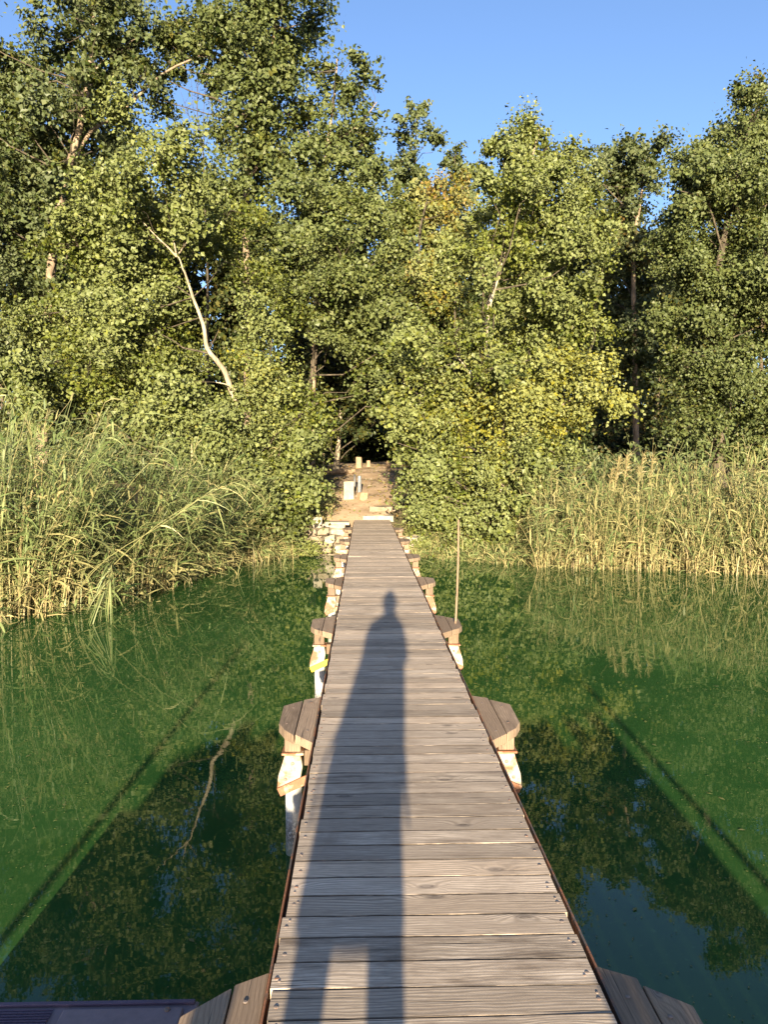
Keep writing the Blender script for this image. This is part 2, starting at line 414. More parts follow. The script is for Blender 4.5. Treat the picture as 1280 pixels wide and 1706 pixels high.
def plank_mesh(k):
    """one board, cross-section with eased edges, slightly uneven"""
    rs = np.random.default_rng(100 + k)
    nx = 6; L, W, T = 0.5, 0.0605, 0.034
    sec = [(-W, -T), (-W, -0.0007), (-W + 0.0012, 0), (W - 0.0012, 0), (W, -0.0008), (W, -T)]
    X = np.linspace(-L, L, nx)
    e0 = np.cumsum(rs.normal(0, 0.0011, nx)); e1 = np.cumsum(rs.normal(0, 0.0011, nx)); cup = rs.normal(0, 0.0005, nx)
    v = []
    for i_, x in enumerate(X):
        for (y, z) in sec:
            v.append((x, y + (e0[i_] if y < 0 else e1[i_]) - (e0.mean() if y < 0 else e1.mean()), z + cup[i_] * (1 if z > -0.02 else 0)))
    q = []
    for i_ in range(nx - 1):
        for j in range(6):
            j2 = (j + 1) % 6
            q.append((i_ * 6 + j, i_ * 6 + j2, (i_ + 1) * 6 + j2, (i_ + 1) * 6 + j))
    n = (nx - 1) * 6
    q += [(5, 0, 1, 4), (4, 1, 2, 3)]
    q += [(n, n + 5, n + 4, n + 1), (n + 1, n + 4, n + 3, n + 2)]
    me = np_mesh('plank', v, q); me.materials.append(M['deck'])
    bm = bmesh.new(); bm.from_mesh(me); bmesh.ops.recalc_face_normals(bm, faces=list(bm.faces)); bm.to_mesh(me); bm.free()
    return me
plank_meshes = [plank_mesh(k) for k in range(10)]
bm = bmesh.new(); bm_lathe(bm, [(0.0078, 0), (0.0072, 0.001), (0.0045, 0.002), (0.002, 0.0022)], 8)
bolt_me = bm_mesh(bm, 'bolt'); bolt_me.materials.append(M['bolt'])
bm = bmesh.new(); bm_lathe(bm, [(0.0045, 0), (0.0045, 0.0016), (0.003, 0.0024)], 7)
nail_me = bm_mesh(bm, 'nail'); nail_me.materials.append(M['bolt'])
y = -1.55; k = 0
while y < DECK_END:
    w = random.choice([0.122, 0.125, 0.127, 0.129])
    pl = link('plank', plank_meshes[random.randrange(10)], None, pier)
    flip = math.pi if random.random() < 0.5 else 0
    sag = 0.006 * math.sin((y - 1.94) / STEP * 2 * math.pi)
    pl.location = (random.gauss(0, 0.003), y + w / 2, DECK + random.gauss(0, 0.0003) )
    pl.rotation_euler = (random.gauss(0, 0.0022), random.gauss(0, 0.0010), flip + random.gauss(0, 0.0022))
    pl.scale = (1 + random.gauss(0, 0.003), (w - random.choice([0.004, 0.0045, 0.005, 0.0055, 0.007])) / 0.121, 1)
    if 1.5 < y < 9.5:
        for sx in (-1, 1):
            b = link('bolt', bolt_me, None, pl)
            b.location = (sx * (0.478 + random.gauss(0, 0.004)), random.gauss(0, 0.012), 0.0)
            if random.random() < 0.35:
                n_ = link('nail', nail_me, None, pl)
                n_.location = (sx * (0.472 + random.gauss(0, 0.006)), random.uniform(0.02, 0.04) * random.choice((-1, 1)), 0.0)
    y += w
    if any(abs(y - (s_ + 0.02)) < w / 2 for s_ in STATIONS): y += 0.006
    k += 1

# steel edge rails, stringers and cross beams
EDGES = [-1.55] + [s_ + 0.02 for s_ in STATIONS] + [DECK_END]
for a, b in zip(EDGES, EDGES[1:]):
    for sx in (-1, 1):
        bm = bmesh.new(); x = sx * 0.513
        xa, xb = sorted((x, x + sx * 0.007))
        bm_box(bm, xa, xb, a + 0.004, b - 0.004, DECK - 0.058, DECK - 0.003)
        xa, xb = sorted((sx * 0.44, sx * 0.5128))
        bm_box(bm, xa, xb, a + 0.004, b - 0.004, DECK - 0.058, DECK - 0.052)
        link('edge_rail', bm_mesh(bm, 'edge_rail'), M['rust'], pier)
        bm = bmesh.new()
        bm_box(bm, sx * 0.40 - 0.03, sx * 0.40 + 0.03, a + 0.01, b - 0.01, DECK - 0.20, DECK - 0.061)
        link('beam', bm_mesh(bm, 'beam', 0.004), M['timber'], pier)

# side platforms (two boards each, corners cut) with their painted steel posts
def wing(yc, sx, d, yellow=False, detail=True):
    xs_ = lambda u: sx * (0.521 + u)
    pr = empty('side_platform', (0, yc, 0), 0, pier)
    s = 0.11 + random.gauss(0, 0.004)
    ze = DECK - 0.012
    inner = [(0, -0.44), (s - 0.003, -0.305), (s - 0.003, 0.385), (0, 0.45)]
    outer = [(s + 0.003, -0.30), (0.185, -0.21), (0.228, -0.10), (0.236, 0.26), (s + 0.003, 0.365)]
    for poly in (inner, outer):
        bm = bmesh.new(); bm_prism(bm, [(xs_(u), w_ + random.gauss(0, 0.006)) for u, w_ in poly], ze - 0.055, ze + random.gauss(0, 0.002))
        bo = link('board', bm_mesh(bm, 'board', 0.004), M['side_board'], pr)
    if detail:
        for u, w_ in ((0.05, -0.25), (0.055, 0.3), (0.17, -0.12), (0.17, 0.22)):
            n_ = link('nail', bolt_me, None, pr, (xs_(u + random.gauss(0, 0.01)), w_ + random.gauss(0, 0.02), ze + 0.001))
    # post
    px_ = sx * (0.521 + 0.145); py2 = yc - 0.05
    po = empty('support_post', (px_, py2, 0), 0, pier)
    bm = bmesh.new(); bm_lathe(bm, [(0.052, -1.3), (0.052, 0.0), (0.052, 0.47)], 18)
    link('pipe', bm_mesh(bm, 'pipe', smooth=True), M['post_paint'], po)
    bm = bmesh.new(); bm_box(bm, -0.05, 0.05, -0.055, 0.055, 0.668, ze - 0.0555)
    link('timber_block', bm_mesh(bm, 'timber_block', 0.006), M['timber'], po)
    bm = bmesh.new(); bm_box(bm, -0.068, 0.068, -0.068, 0.068, 0.652, 0.665)
    link('flange', bm_mesh(bm, 'flange', 0.002), M['brace'], po)
    # bent plate bracket: six-sided, flaring outward and downward
    bm = bmesh.new()
    pts = [(-0.05, 0.65), (0.05, 0.65), (0.062, 0.58), (0.045, 0.49), (-0.045 - 0.02, 0.415), (-0.098, 0.435), (-0.09, 0.52), (-0.066, 0.59)]
    f0 = [bm.verts.new((-sx * -1 * u_ if False else sx * (-u_) , -0.062, z_)) for u_, z_ in pts]
    f1 = [bm.verts.new((sx * (-u_), 0.05, z_)) for u_, z_ in pts]
    bm.faces.new(f0); bm.faces.new(f1[::-1])
    for i_ in range(len(pts)):
        j = (i_ + 1) % len(pts); bm.faces.new((f0[i_], f0[j], f1[j], f1[i_]))
    link('bracket', bm_mesh(bm, 'bracket', 0.004), M['bracket'], po)
    for u_, z_ in ((0.0, 0.60), (0.045, 0.50)):
        bo = link('bolt', bolt_me, None, po, (sx * u_, -0.0625, z_), (math.pi / 2, 0, 0)); bo.scale = (1.5, 1.5, 3)
    # flat brace rising from the bracket under the deck
    g = bmesh.new()
    a = Vector((sx * 0.085, -0.085, 0.425)); b = Vector((-sx * 0.30, -0.075, 0.60))
    dd = (b - a).normalized(); up = Vector((-dd.z, 0, dd.x)) * 0.027
    if up.z < 0: up = -up
    th = Vector((0, 0.012, 0))
    vs = [g.verts.new(p_) for p_ in (a - up, b - up, b + up, a + up, a - up + th, b - up + th, b + up + th, a + up + th)]
    for f in ((0, 1, 2, 3), (7, 6, 5, 4), (0, 4, 5, 1), (1, 5, 6, 2), (2, 6, 7, 3), (3, 7, 4, 0)): g.faces.new([vs[i_] for i_ in f])
    br = link('brace', bm_mesh(g, 'brace', 0.002), M['yellow_brace'] if yellow else M['brace'], po)
    if yellow: br['label'] = 'yellow painted brace'
for i_, yc in enumerate(STATIONS):
    for sx in (-1, 1):
        wing(yc, sx, i_, yellow=(i_ == 2 and sx == -1), detail=i_ < 4)
    bm = bmesh.new(); bm_box(bm, -0.60, 0.60, yc - 0.05, yc + 0.05, DECK - 0.30, DECK - 0.202)
    link('cross_beam', bm_mesh(bm, 'cross_beam', 0.004), M['timber'], pier)

# thin stake tied to the third right-hand platform
g = Geo(); a = P(757, 1085, 7.75); b = P(764, 866, 7.75)
pts = [a.lerp(b, t_) + Vector((0.012 * math.sin(t_ * 3), 0.01 * math.sin(t_ * 5), 0)) for t_ in np.linspace(-0.35, 1, 9)]
g.tube([p_ for p_ in pts], np.linspace(0.014, 0.010, 9), 7, True)
tag(link('wooden_stake', g.mesh('wooden_stake', True), M['timber']), 'thin upright wooden stake beside a side platform on the right of the pier', 'stake')

# ------------------------------------------------------------------ trees
def leaves(geo, cen, out, size, tint, r_):
    """cen (n,3) leaf places, out (n,3) outward bias"""
    n = len(cen)
    nrm = out * 0.55 + np.array([0, -0.15, 0.35]) + r_.normal(0, 0.62, (n, 3))
    nrm /= np.linalg.norm(nrm, axis=1)[:, None] + 1e-9
    t_ = r_.normal(0, 1, (n, 3)) + np.array([0, 0, -0.8])
    t_ -= nrm * np.sum(t_ * nrm, 1)[:, None]; t_ /= np.linalg.norm(t_, axis=1)[:, None] + 1e-9
    b_ = np.cross(nrm, t_)
    L = (size * r_.uniform(0.6, 1.3, n))[:, None]; W = L * r_.uniform(0.36, 0.5, n)[:, None]
    v = np.stack([cen - t_ * L * 0.45, cen + b_ * W - t_ * L * 0.08 + nrm * L * 0.1, cen + t_ * L * 0.55, cen - b_ * W - t_ * L * 0.08 + nrm * L * 0.1], 1)
    q = np.arange(n * 4).reshape(n, 4)
    geo.add(v, q, None, np.repeat(tint[:, None, :], 4, 1))

def to_rad(px, z): return px / F_PX * z

def tree(name, label, cat, depth, trunk, tr_r, lobes, mat, bark, leaf=0.115, cover=3.6, limbs=(), seed=1, spread=1.0, group=None, tone=(0.28, 0.2), spray=0.30, fill=0.35, loose=1.0):
    """trunk: photograph pixels of the stem from low to high (optionally with depth offset); lobes: (px, py, radius px[, depth offset, yellow, brown, density])"""
    r_ = np.random.default_rng(seed)
    stem = [P(p_[0], p_[1], depth + (p_[2] if len(p_) > 2 else 0)) for p_ in trunk]
    base = stem[0].copy(); gz = float(hgt(base.x, base.y)) - 0.1
    base = Vector((base.x, base.y, gz))
    root = empty(name, base); tag(root, label, cat, group)
    pts = [base] + [p_ for p_ in stem if p_.z > gz + 0.4]
    # smooth stem
    pts = np.array([list(p_) for p_ in pts]); tt = np.linspace(0, len(pts) - 1, 4 * (len(pts) - 1) + 1)
    st = np.stack([np.interp(tt, range(len(pts)), pts[:, k_]) for k_ in range(3)], 1)
    st[1:-1] = 0.25 * st[:-2] + 0.5 * st[1:-1] + 0.25 * st[2:]
    st += np.cumsum(r_.normal(0, 0.012, st.shape), 0) * np.array([1, 1, 0.2])
    rad = np.linspace(tr_r, tr_r * 0.16, len(st)); rad[0] *= 1.35
    B = np.array(base)
    g = Geo(); g.tube(st - B, rad, 9)
    link('trunk', g.mesh('trunk', True), bark, root)
    allst = [(st, rad)]
    for lm in limbs:
        lp = np.array([list(P(p_[0], p_[1], depth + (p_[2] if len(p_) > 2 else 0))) for p_ in lm[0]])
        t2 = np.linspace(0, len(lp) - 1, 3 * (len(lp) - 1) + 1)
        ls = np.stack([np.interp(t2, range(len(lp)), lp[:, k_]) for k_ in range(3)], 1)
        ls[1:-1] = 0.25 * ls[:-2] + 0.5 * ls[1:-1] + 0.25 * ls[2:]
        lr = np.linspace(lm[1], lm[1] * 0.35, len(ls))
        g = Geo(); g.tube(ls - B, lr, 7); link('limb', g.mesh('limb', True), bark, root)
        allst.append((ls, lr))
    tw = Geo(); cr = Geo()
    cpt = np.concatenate([s_ for s_, _ in allst]); crad = np.concatenate([r0 for _, r0 in allst])
    for lb in lobes:
        px, py, rp = lb[:3]
        dz = (lb[3] if len(lb) > 3 and lb[3] is not None else r_.uniform(-1.5, 1.5) * spread)
        yel = lb[4] if len(lb) > 4 else 0.0; bro = lb[5] if len(lb) > 5 else 0.0; den = lb[6] if len(lb) > 6 else 1.0
        z = depth + dz; c = np.array(P(px, py, z)); rr = to_rad(rp, z)
        n = int(cover * den * math.pi * rr * rr / (0.42 * leaf * leaf * 0.5)); n = max(n, 60)
        per = 34; ns = max(4, n // per)
        nb = int(np.clip(round(7.0 * (rr / 0.9) ** 1.6), 3, 16))
        bd = r_.normal(0, 1, (nb, 3)); bd /= np.linalg.norm(bd, axis=1)[:, None]
        bc = c + bd * (r_.uniform(0.15, 1.0, nb) ** fill * rr * 0.95)[:, None] * np.array([1.0, 1.5, 1.0])
        bi = r_.integers(0, nb, ns); bs = rr * r_.uniform(0.15, 0.27, nb) * loose
        btone = r_.normal(0, 0.10, nb)
        sc = bc[bi] + r_.normal(0, 1, (ns, 3)) * bs[bi][:, None] * np.array([1.0, 1.0, 0.62])
        d = sc - c; d /= np.linalg.norm(d, axis=1)[:, None] + 1e-6
        # branch from stem to the lobe, then twigs to the sprays
        below = np.where(cpt[:, 2] < c[2] + 0.2)[0]
        if len(below) == 0: below = np.arange(len(cpt))
        dist = np.linalg.norm(cpt[below] - (c - np.array([0, 0, 0.6 * rr + 0.9])), axis=1)
        j = below[dist.argmin()]; a = cpt[j]
        ln = np.linalg.norm(c - a)
        m1 = a * 0.62 + c * 0.38 + np.array([0, 0, -0.02 * ln]) + r_.normal(0, 0.08 * ln, 3)
        m2 = a * 0.25 + c * 0.75 + np.array([0, 0, -0.05 * ln]) + r_.normal(0, 0.08 * ln, 3)
        r0 = min(crad[j] * 0.5, 0.012 + 0.008 * ln)
        tw.tube(np.array([a, m1, m2, c]) - B, [r0, r0 * 0.75, r0 * 0.5, r0 * 0.3], 5)
        for k_ in range(min(ns, 12)):
            e = sc[k_]; mid = 0.5 * (c + e) + r_.normal(0, 0.06 * rr, 3) - np.array([0, 0, 0.04 * rr])
            tw.tube(np.array([c, mid, e + (e - c) * 0.12]) - B, [0.011, 0.007, 0.003], 3)
        # leaves
        sdir_ = d + r_.normal(0, 0.5, (ns, 3)) + np.array([0, 0, -0.15]); sdir_ /= np.linalg.norm(sdir_, axis=1)[:, None]
        ssz = spray * r_.uniform(0.7, 1.3, ns) * min(1.0, 0.5 + 0.5 * rr)
        idx = np.repeat(np.arange(ns), per)
        along = r_.normal(0, 1.0, len(idx)) * ssz[idx]
        pos = sc[idx] + sdir_[idx] * along[:, None] + r_.normal(0, 1, (len(idx), 3)) * (ssz[idx] * 0.42)[:, None]
        stone = r_.normal(tone[0], tone[1] * .7, ns) + btone[bi]
        tt_ = np.clip(stone[idx] + r_.normal(0.12, 0.2, len(idx)), 0, 1)
        syel = np.clip(yel + r_.normal(0, 0.16, ns) * (1 if yel > 0 else 0.25), 0, 1); sbro = np.clip(bro + r_.normal(0, 0.16, ns) * (1 if bro > 0 else 0.12), 0, 1)
        yy = np.clip(syel[idx] + r_.normal(0, 0.07, len(idx)), 0, 1); bb = np.clip(sbro[idx] + r_.normal(0, 0.05, len(idx)), 0, 1)
        tint = np.stack([tt_, yy, bb, np.ones(len(idx))], 1)
        leaves(cr, pos - B, d[idx], leaf * r_.uniform(.72, 1.3, nb)[bi][idx], tint, r_)
    tag(link('twig', tw.mesh('twig', True), M['bark_dark'] if bark is M['bark_dark'] else M['twig_bark'], root), kind='stuff')
    tag(link('crown', cr.mesh('crown'), mat, root), kind='stuff')
    return root

# front left poplar with the pale crooked stem
tree('poplar_tree', 'broad light green poplar on the left with a pale crooked stem showing', 'tree', 21,
     [(398, 850, 0.3), (394, 700, -0.6), (391, 655, -1.0), (376, 615, -1.2), (346, 580, -1.3), (340, 540, -1.3), (322, 495, -1.2), (306, 455, -1.1), (294, 428, -1.0)], 0.10,
     [(215, 215, 46, 0), (265, 265, 58), (190, 300, 62), (320, 330, 58), (225, 375, 66), (130, 410, 58), (350, 380, 44, 1.5), (385, 350, 45), (185, 480, 70, -.3), (100, 520, 58),
      (420, 455, 36, 1.4), (440, 540, 52, 1.0), (255, 550, 66, -.5), (150, 600, 70), (70, 620, 58), (300, 640, 60, -.8), (230, 670, 62), (120, 690, 58), (440, 660, 60, -.6, .1), (370, 715, 58, -1.2),
      (495, 695, 46), (300, 720, 52), (420, 615, 36, -.8, .35), (270, 470, 46, 0), (160, 370, 46), (60, 560, 46), (300, 600, 40)],
     M['leaf_poplar'], M['bark_pale'], 0.098, 2.4, seed=11, spread=1.45, tone=(0.34, 0.22), fill=0.4,
     limbs=[([(294, 428, -1.0), (280, 412, -1.0), (258, 392, -1.0), (238, 370, -.8)], 0.028), ([(294, 428, -1.0), (290, 405, -1.1), (285, 385, -1.0)], 0.026), ([(294, 428, -1.0), (308, 408, -1.1), (324, 384, -1.2)], 0.026), ([(392, 650, -1.1), (378, 640, -1.3), (360, 637, -1.4)], 0.025)])
tree('overhanging_poplar', 'low dense poplar boughs hanging over the bank left of the pier', 'tree', 20.6,
     [(450, 905, 0), (455, 850, 0), (462, 780, 0), (470, 720, 0)], 0.09,
     [(430, 735, 48), (480, 745, 48), (512, 725, 30), (420, 800, 52, -.5), (465, 822, 46, -.6), (500, 805, 36), (428, 882, 36, -.5), (455, 872, 30, -.6), (400, 850, 40), (490, 770, 40), (380, 780, 44), (360, 830, 36)],
     M['leaf_poplar'], M['bark'], 0.095, 2.7, seed=12, tone=(0.24, 0.2))
# right poplar
Y = 0.42
tree('poplar_tree', 'yellowish green poplar right of the pier, sweeping from a pointed top down to the water', 'tree', 21.3,
     [(835, 900, 0), (832, 800, 0), (825, 700, 0), (801, 565, -.9), (809, 505, -.9), (835, 420, -.3), (862, 340, 0), (885, 240, 0), (890, 215, 0)], 0.10,
     [(892, 200, 17, 0), (878, 228, 26), (912, 245, 25), (842, 246, 26), (900, 285, 42), (850, 305, 42), (948, 300, 34), (812, 318, 28), (965, 350, 40), (900, 370, 52), (842, 385, 48), (1003, 385, 28),
      (790, 425, 42), (960, 430, 48), (890, 455, 52), (1003, 470, 33), (845, 490, 42, .8), (940, 520, 52), (992, 550, 38), (875, 560, 50), (765, 545, 40), (715, 555, 40), (688, 600, 38, -.3), (740, 640, 48, -.6, .12),
      (820, 640, 52, -.8, .2), (900, 640, 52, -.8, Y), (970, 645, 48, -.8, Y), (1015, 650, 36, -.6, Y), (695, 680, 44, -.5, .1), (765, 705, 48, -.8, .2), (840, 705, 52, -.9, Y), (920, 700, 48, -.7, Y), (985, 690, 34, -.5, .35),
      (690, 735, 30, -.6), (735, 770, 42, -.6), (790, 775, 52, -.7, .1), (860, 775, 48, -.6), (925, 755, 38, -.4), (728, 838, 36, -.5), (770, 845, 48, -.8), (830, 850, 44, -.7), (880, 830, 38), (895, 872, 28), (735, 885, 26), (800, 890, 32, -.8), (712, 800, 30), (655, 735, 16, -.6), (706, 800, 30, -.7), (692, 850, 26, -.7), (668, 770, 16, -.6), (680, 815, 18, -.8), (760, 900, 24, -1.2), (850, 890, 30, -1.3), (900, 800, 34, -1), (890, 215, 24, 0, 0, 0, 1.6), (865, 250, 30, 0, 0, 0, 1.4), (925, 275, 30, 0, 0, 0, 1.4), (855, 280, 30, 0, 0, 0, 1.4), (880, 330, 44), (930, 330, 40), (818, 350, 30, 0, 0, 0, 1.3), (835, 240, 18, 0, 0, 0, 1.6), (812, 560, 18, -2), (808, 480, 18, -2.1), (818, 430, 24, -2.2), (826, 610, 30, -2), (805, 520, 14, -2)],
     M['leaf_poplar'], M['bark_pale'], 0.097, 2.4, seed=13, spread=1.4, tone=(0.36, 0.22), fill=0.4,
     limbs=[([(825, 690, -.2), (790, 630, -.6), (760, 590, -.6)], .05), ([(832, 760, 0), (900, 700, -.4), (960, 660, -.6)], .05)])
# middle
tree('arching_poplar', 'green poplar leaning over the dark opening above the path', 'tree', 25,
     [(505, 800, 1), (512, 700, 1), (525, 600, .5), (545, 500, 0), (565, 420, 0), (575, 370, 0)], 0.10,
     [(560, 345, 50), (620, 365, 42), (500, 430, 52), (570, 430, 56), (640, 430, 40), (470, 495, 44), (530, 505, 52, -.5), (600, 500, 46, .4), (560, 570, 40, .3), (640, 510, 36, .6), (608, 560, 36, .6), (650, 575, 28),
      (600, 625, 28, 1), (632, 640, 24), (648, 680, 20), (660, 350, 36), (470, 400, 40), (530, 555, 26, -1), (560, 470, 34, -1)],
     M['leaf_mid'], M['twig_bark'], 0.114, 2.4, seed=14, spread=1.4, tone=(0.26, 0.2))
# tall pair at the upper left
tree('tall_tree', 'tall dark tree at the left edge with a stout leaning trunk', 'tree', 27,
     [(70, 760, 1), (76, 600, .5), (86, 420, -.9), (104, 310, -1.1), (130, 215, -1.1), (143, 140, -.9), (152, 70, -.6), (150, -40, -.4)], 0.20,
     [(22, 120, 42), (95, 70, 46), (150, 20, 50), (225, 20, 46), (150, -50, 60), (235, -60, 55), (55, 165, 52), (25, 235, 60), (95, 220, 54, .8), (180, 120, 44), (215, 75, 40), (60, 320, 62, .8), (15, 410, 60), (115, 390, 40, 1.4), (30, 500, 60), (10, 600, 58), (175, 235, 48, .6),
      (-60, 300, 80), (-70, 160, 70), (-60, 450, 80), (-50, 600, 70), (-40, 60, 40), (240, 130, 28), (130, 300, 40, 1.5), (70, 600, 50), (138, 120, 26, -2), (122, 185, 26, -2), (112, 265, 30, -2), (96, 330, 34, -2), (88, 400, 34, -2), (165, 50, 22, -2), (60, 480, 50, 1.2), (70, 130, 46, 1.2), (30, 170, 46, .9), (110, 160, 44, 1.5), (70, 270, 56, 1.3), (150, 260, 46, 1.4), (20, 330, 56, 1.4), (110, 470, 46, 1.6), (160, 330, 46, 1.8), (130, 20, 36, 1.0), (200, 60, 36, 1.0), (140, 180, 40, 1.6), (180, 180, 40, 1.4)],
     M['leaf_dark'], M['bark'], 0.142, 2.2, seed=15, loose=1.25, spread=1.3, tone=(0.17, 0.22),
     limbs=[([(150, 105, -.9), (172, 60, -1.0), (188, 30, -1.0), (196, 0, -.9)], .09), ([(135, 205, -1.1), (160, 110, -1), (190, 85, -1), (225, 65, -.8)], .05), ([(110, 290, -1), (150, 215, -.8), (200, 190, -.4), (270, 120, 0), (340, 90, .2)], .08)])
tree('slender_poplar', 'tall slender poplar with open twiggy top left of the sky gap', 'tree', 27.5,
     [(412, 720, 1), (412, 500, .5), (408, 300, -.8), (425, 200, -.9), (437, 120, -.8), (455, 40, -.5), (462, -40, 0)], 0.17,
     [(398, 30, 40), (450, 25, 44), (512, 30, 32), (430, 85, 46), (490, 88, 40), (392, 125, 30), (440, 165, 42), (390, 205, 34), (455, 240, 48), (430, 300, 40, 1.0), (425, 40, 44), (475, 60, 44), (415, 110, 36), (465, 130, 40), (420, 180, 38), (480, 190, 36), (400, 260, 40), (345, 60, 30, 0, 0, 0, .7), (380, 60, 30), (480, 325, 46), (470, -40, 50), (400, -40, 45), (370, 330, 44), (310, 62, 34, 0, 0, 0, 1.1), (338, 95, 24, 0, 0, 0, .9), (265, 60, 28, 0, 0, 0, .8), (290, 30, 26, 0, 0, 0, .7), (350, 35, 30, 0, 0, 0, .9), (365, 110, 26, 0, 0, 0, .8), (300, 85, 26, 0, 0, 0, .8), (272, 130, 30, 0, 0, 0, .9), (262, 165, 26, 0, 0, 0, .9), (325, 60, 34, 0, 0, 0, .9), (362, 150, 26, 0, 0, 0, .9), (372, 215, 30, 0, 0, 0, .9), (283, 105, 32, 0, 0, 0, .6), (505, -30, 40), (385, 390, 46), (450, 390, 46), (355, 20, 26, 0, 0, 0, .5), (432, 150, 22, -2), (415, 235, 28, -2), (446, 70, 24, -2), (405, 300, 26, -2)],
     M['leaf_grey'], M['bark'], 0.138, 2.2, seed=16, loose=1.5, spread=1.3, tone=(0.36, 0.22), spray=.34,
     limbs=[([(450, 75, -.6), (462, 45, -.8), (475, 48, -.9), (500, 40, -.8)], .045), ([(437, 120, -.8), (458, 60, -1), (456, 15, -1)], .05), ([(408, 300, -.8), (425, 285, -1.1), (432, 270, -1.2)], .09)])
tree('twin_topped_poplar', 'grey green poplar with ragged twin tops against the sky', 'tree', 28.5,
     [(520, 720, 1), (528, 500, .5), (535, 350, 0), (545, 250, -.3), (558, 160, -.2), (562, 100, 0)], 0.15,
     [(558, 118, 28), (597, 108, 22), (540, 170, 34), (603, 150, 24), (560, 225, 40), (608, 200, 18), (600, 245, 28), (525, 265, 40), (592, 300, 42), (545, 330, 46), (625, 320, 34), (515, 390, 48), (612, 285, 20), (600, 390, 44), (640, 290, 20), (500, 200, 28), (490, 145, 20), (575, 150, 22), (620, 145, 13), (585, 215, 24), (500, 250, 34), (515, 310, 40), (570, 270, 38), (615, 225, 18)],
     M['leaf_grey'], M['bark'], 0.138, 2.0, seed=17, loose=1.5, spread=1.3, tone=(0.38, 0.22),
     limbs=[([(545, 240, -.3), (585, 220, -.6), (610, 195, -.7), (628, 170, -.6)], .045), ([(535, 300, 0), (500, 170, -.3), (470, 160, -.5)], .03)])
tree('distant_tree', 'narrow distant tree standing alone in the gap of sky', 'tree', 38,
     [(688, 720, 0), (690, 500, 0), (690, 300, 0), (693, 190, 0)], 0.14,
     [(685, 188, 17), (688, 225, 25), (717, 222, 15), (678, 268, 24), (705, 290, 22), (668, 310, 22), (692, 345, 32), (722, 240, 14), (660, 360, 30), (700, 180, 10), (665, 245, 13)],
     M['leaf_dark'], M['twig_bark'], 0.17, 2.9, seed=18, tone=(0.4, 0.2))
tree('distant_tree', 'small distant tree peeping over the autumn foliage right of the sky gap', 'tree', 40,
     [(757, 720, 0), (757, 480, 0), (758, 250, 0)], 0.13,
     [(760, 252, 14), (748, 280, 18), (772, 285, 18), (756, 315, 30), (735, 345, 24), (785, 320, 22), (765, 360, 32), (800, 300, 16), (822, 260, 13), (815, 290, 18)],
     M['leaf_dark'], M['twig_bark'], 0.17, 2.8, seed=19, tone=(0.45, 0.2))
tree('autumn_tree', 'yellowing tree with rusty brown patches behind the right poplar', 'tree', 30,
     [(705, 760, 0), (705, 600, 0), (700, 430, -1.0), (702, 380, -1), (715, 330, 0)], 0.13,
     [(700, 365, 40, None, .15, .2), (755, 350, 38, None, .18, .25), (722, 415, 44, None, .12, .12), (785, 400, 38, None, .15, .1), (668, 400, 32, None, .1, .1), (690, 475, 42, None, .3, .1), (742, 500, 40, None, .15, .05), (700, 540, 40, None, .35, .1), (650, 460, 36), (680, 560, 36), (740, 445, 40), (670, 620, 30), (720, 320, 26, None, .1, .55), (770, 315, 22, None, .2, .3)],
     M['leaf_poplar'], M['twig_bark'], 0.145, 2.8, seed=20, tone=(0.3, 0.2))
# right
tree('dark_tree', 'dark slim tree in the shaded gap between the right hand crowns', 'tree', 33,
     [(1060, 790, 0), (1058, 600, 0), (1055, 400, -1), (1068, 330, -1), (1072, 260, 0)], 0.14,
     [(1012, 258, 26), (990, 290, 32), (1045, 280, 32), (1092, 250, 27), (1080, 305, 36), (1035, 340, 38), (985, 345, 36), (1070, 400, 42, None, 0, .2), (1035, 440, 46), (1090, 480, 46), (1040, 540, 48), (1085, 580, 44), (1045, 620, 40), (965, 270, 18), (1020, 300, 34), (1060, 250, 24), (1020, 380, 40), (1000, 480, 40), (1000, 580, 40)],
     M['leaf_dark'], M['bark'], 0.155, 2.6, seed=21, tone=(0.02, 0.2))
tree('broad_tree', 'large grey green broadleaf tree filling the right edge', 'tree', 25,
     [(1200, 800, 0), (1200, 650, 0), (1190, 500, 0), (1205, 400, 0), (1225, 300, 0), (1255, 190, 0)], 0.2,
     [(1272, 150, 26, None, 0, .1), (1228, 185, 30), (1192, 235, 40), (1250, 235, 44), (1142, 268, 34), (1160, 318, 46), (1230, 325, 56), (1128, 385, 44), (1200, 415, 54, .5), (1272, 415, 56), (1116, 465, 40), (1180, 515, 54, -.3), (1250, 530, 58, .6), (1128, 565, 46), (1200, 630, 58, -.4), (1272, 650, 54), (1160, 705, 46), (1228, 720, 52), (1290, 735, 46), (1335, 300, 70), (1335, 500, 70), (1330, 680, 60), (1320, 170, 46), (1165, 440, 40), (1292, 190, 46), (1240, 215, 38), (1215, 270, 44), (1170, 272, 34), (1255, 160, 24), (1275, 280, 50), (1150, 360, 40), (1230, 470, 50), (1165, 300, 42), (1135, 425, 38), (1100, 430, 32, .5), (1112, 525, 36), (1200, 330, 46, .8), (1140, 610, 40)],
     M['leaf_grey'], M['twig_bark'], 0.10, 2.4, seed=22, tone=(0.27, 0.22), spray=.26,
     limbs=[([(1205, 420, -.5), (1180, 330, -1.2), (1150, 322, -1.4), (1135, 318, -1.5)], .035)])
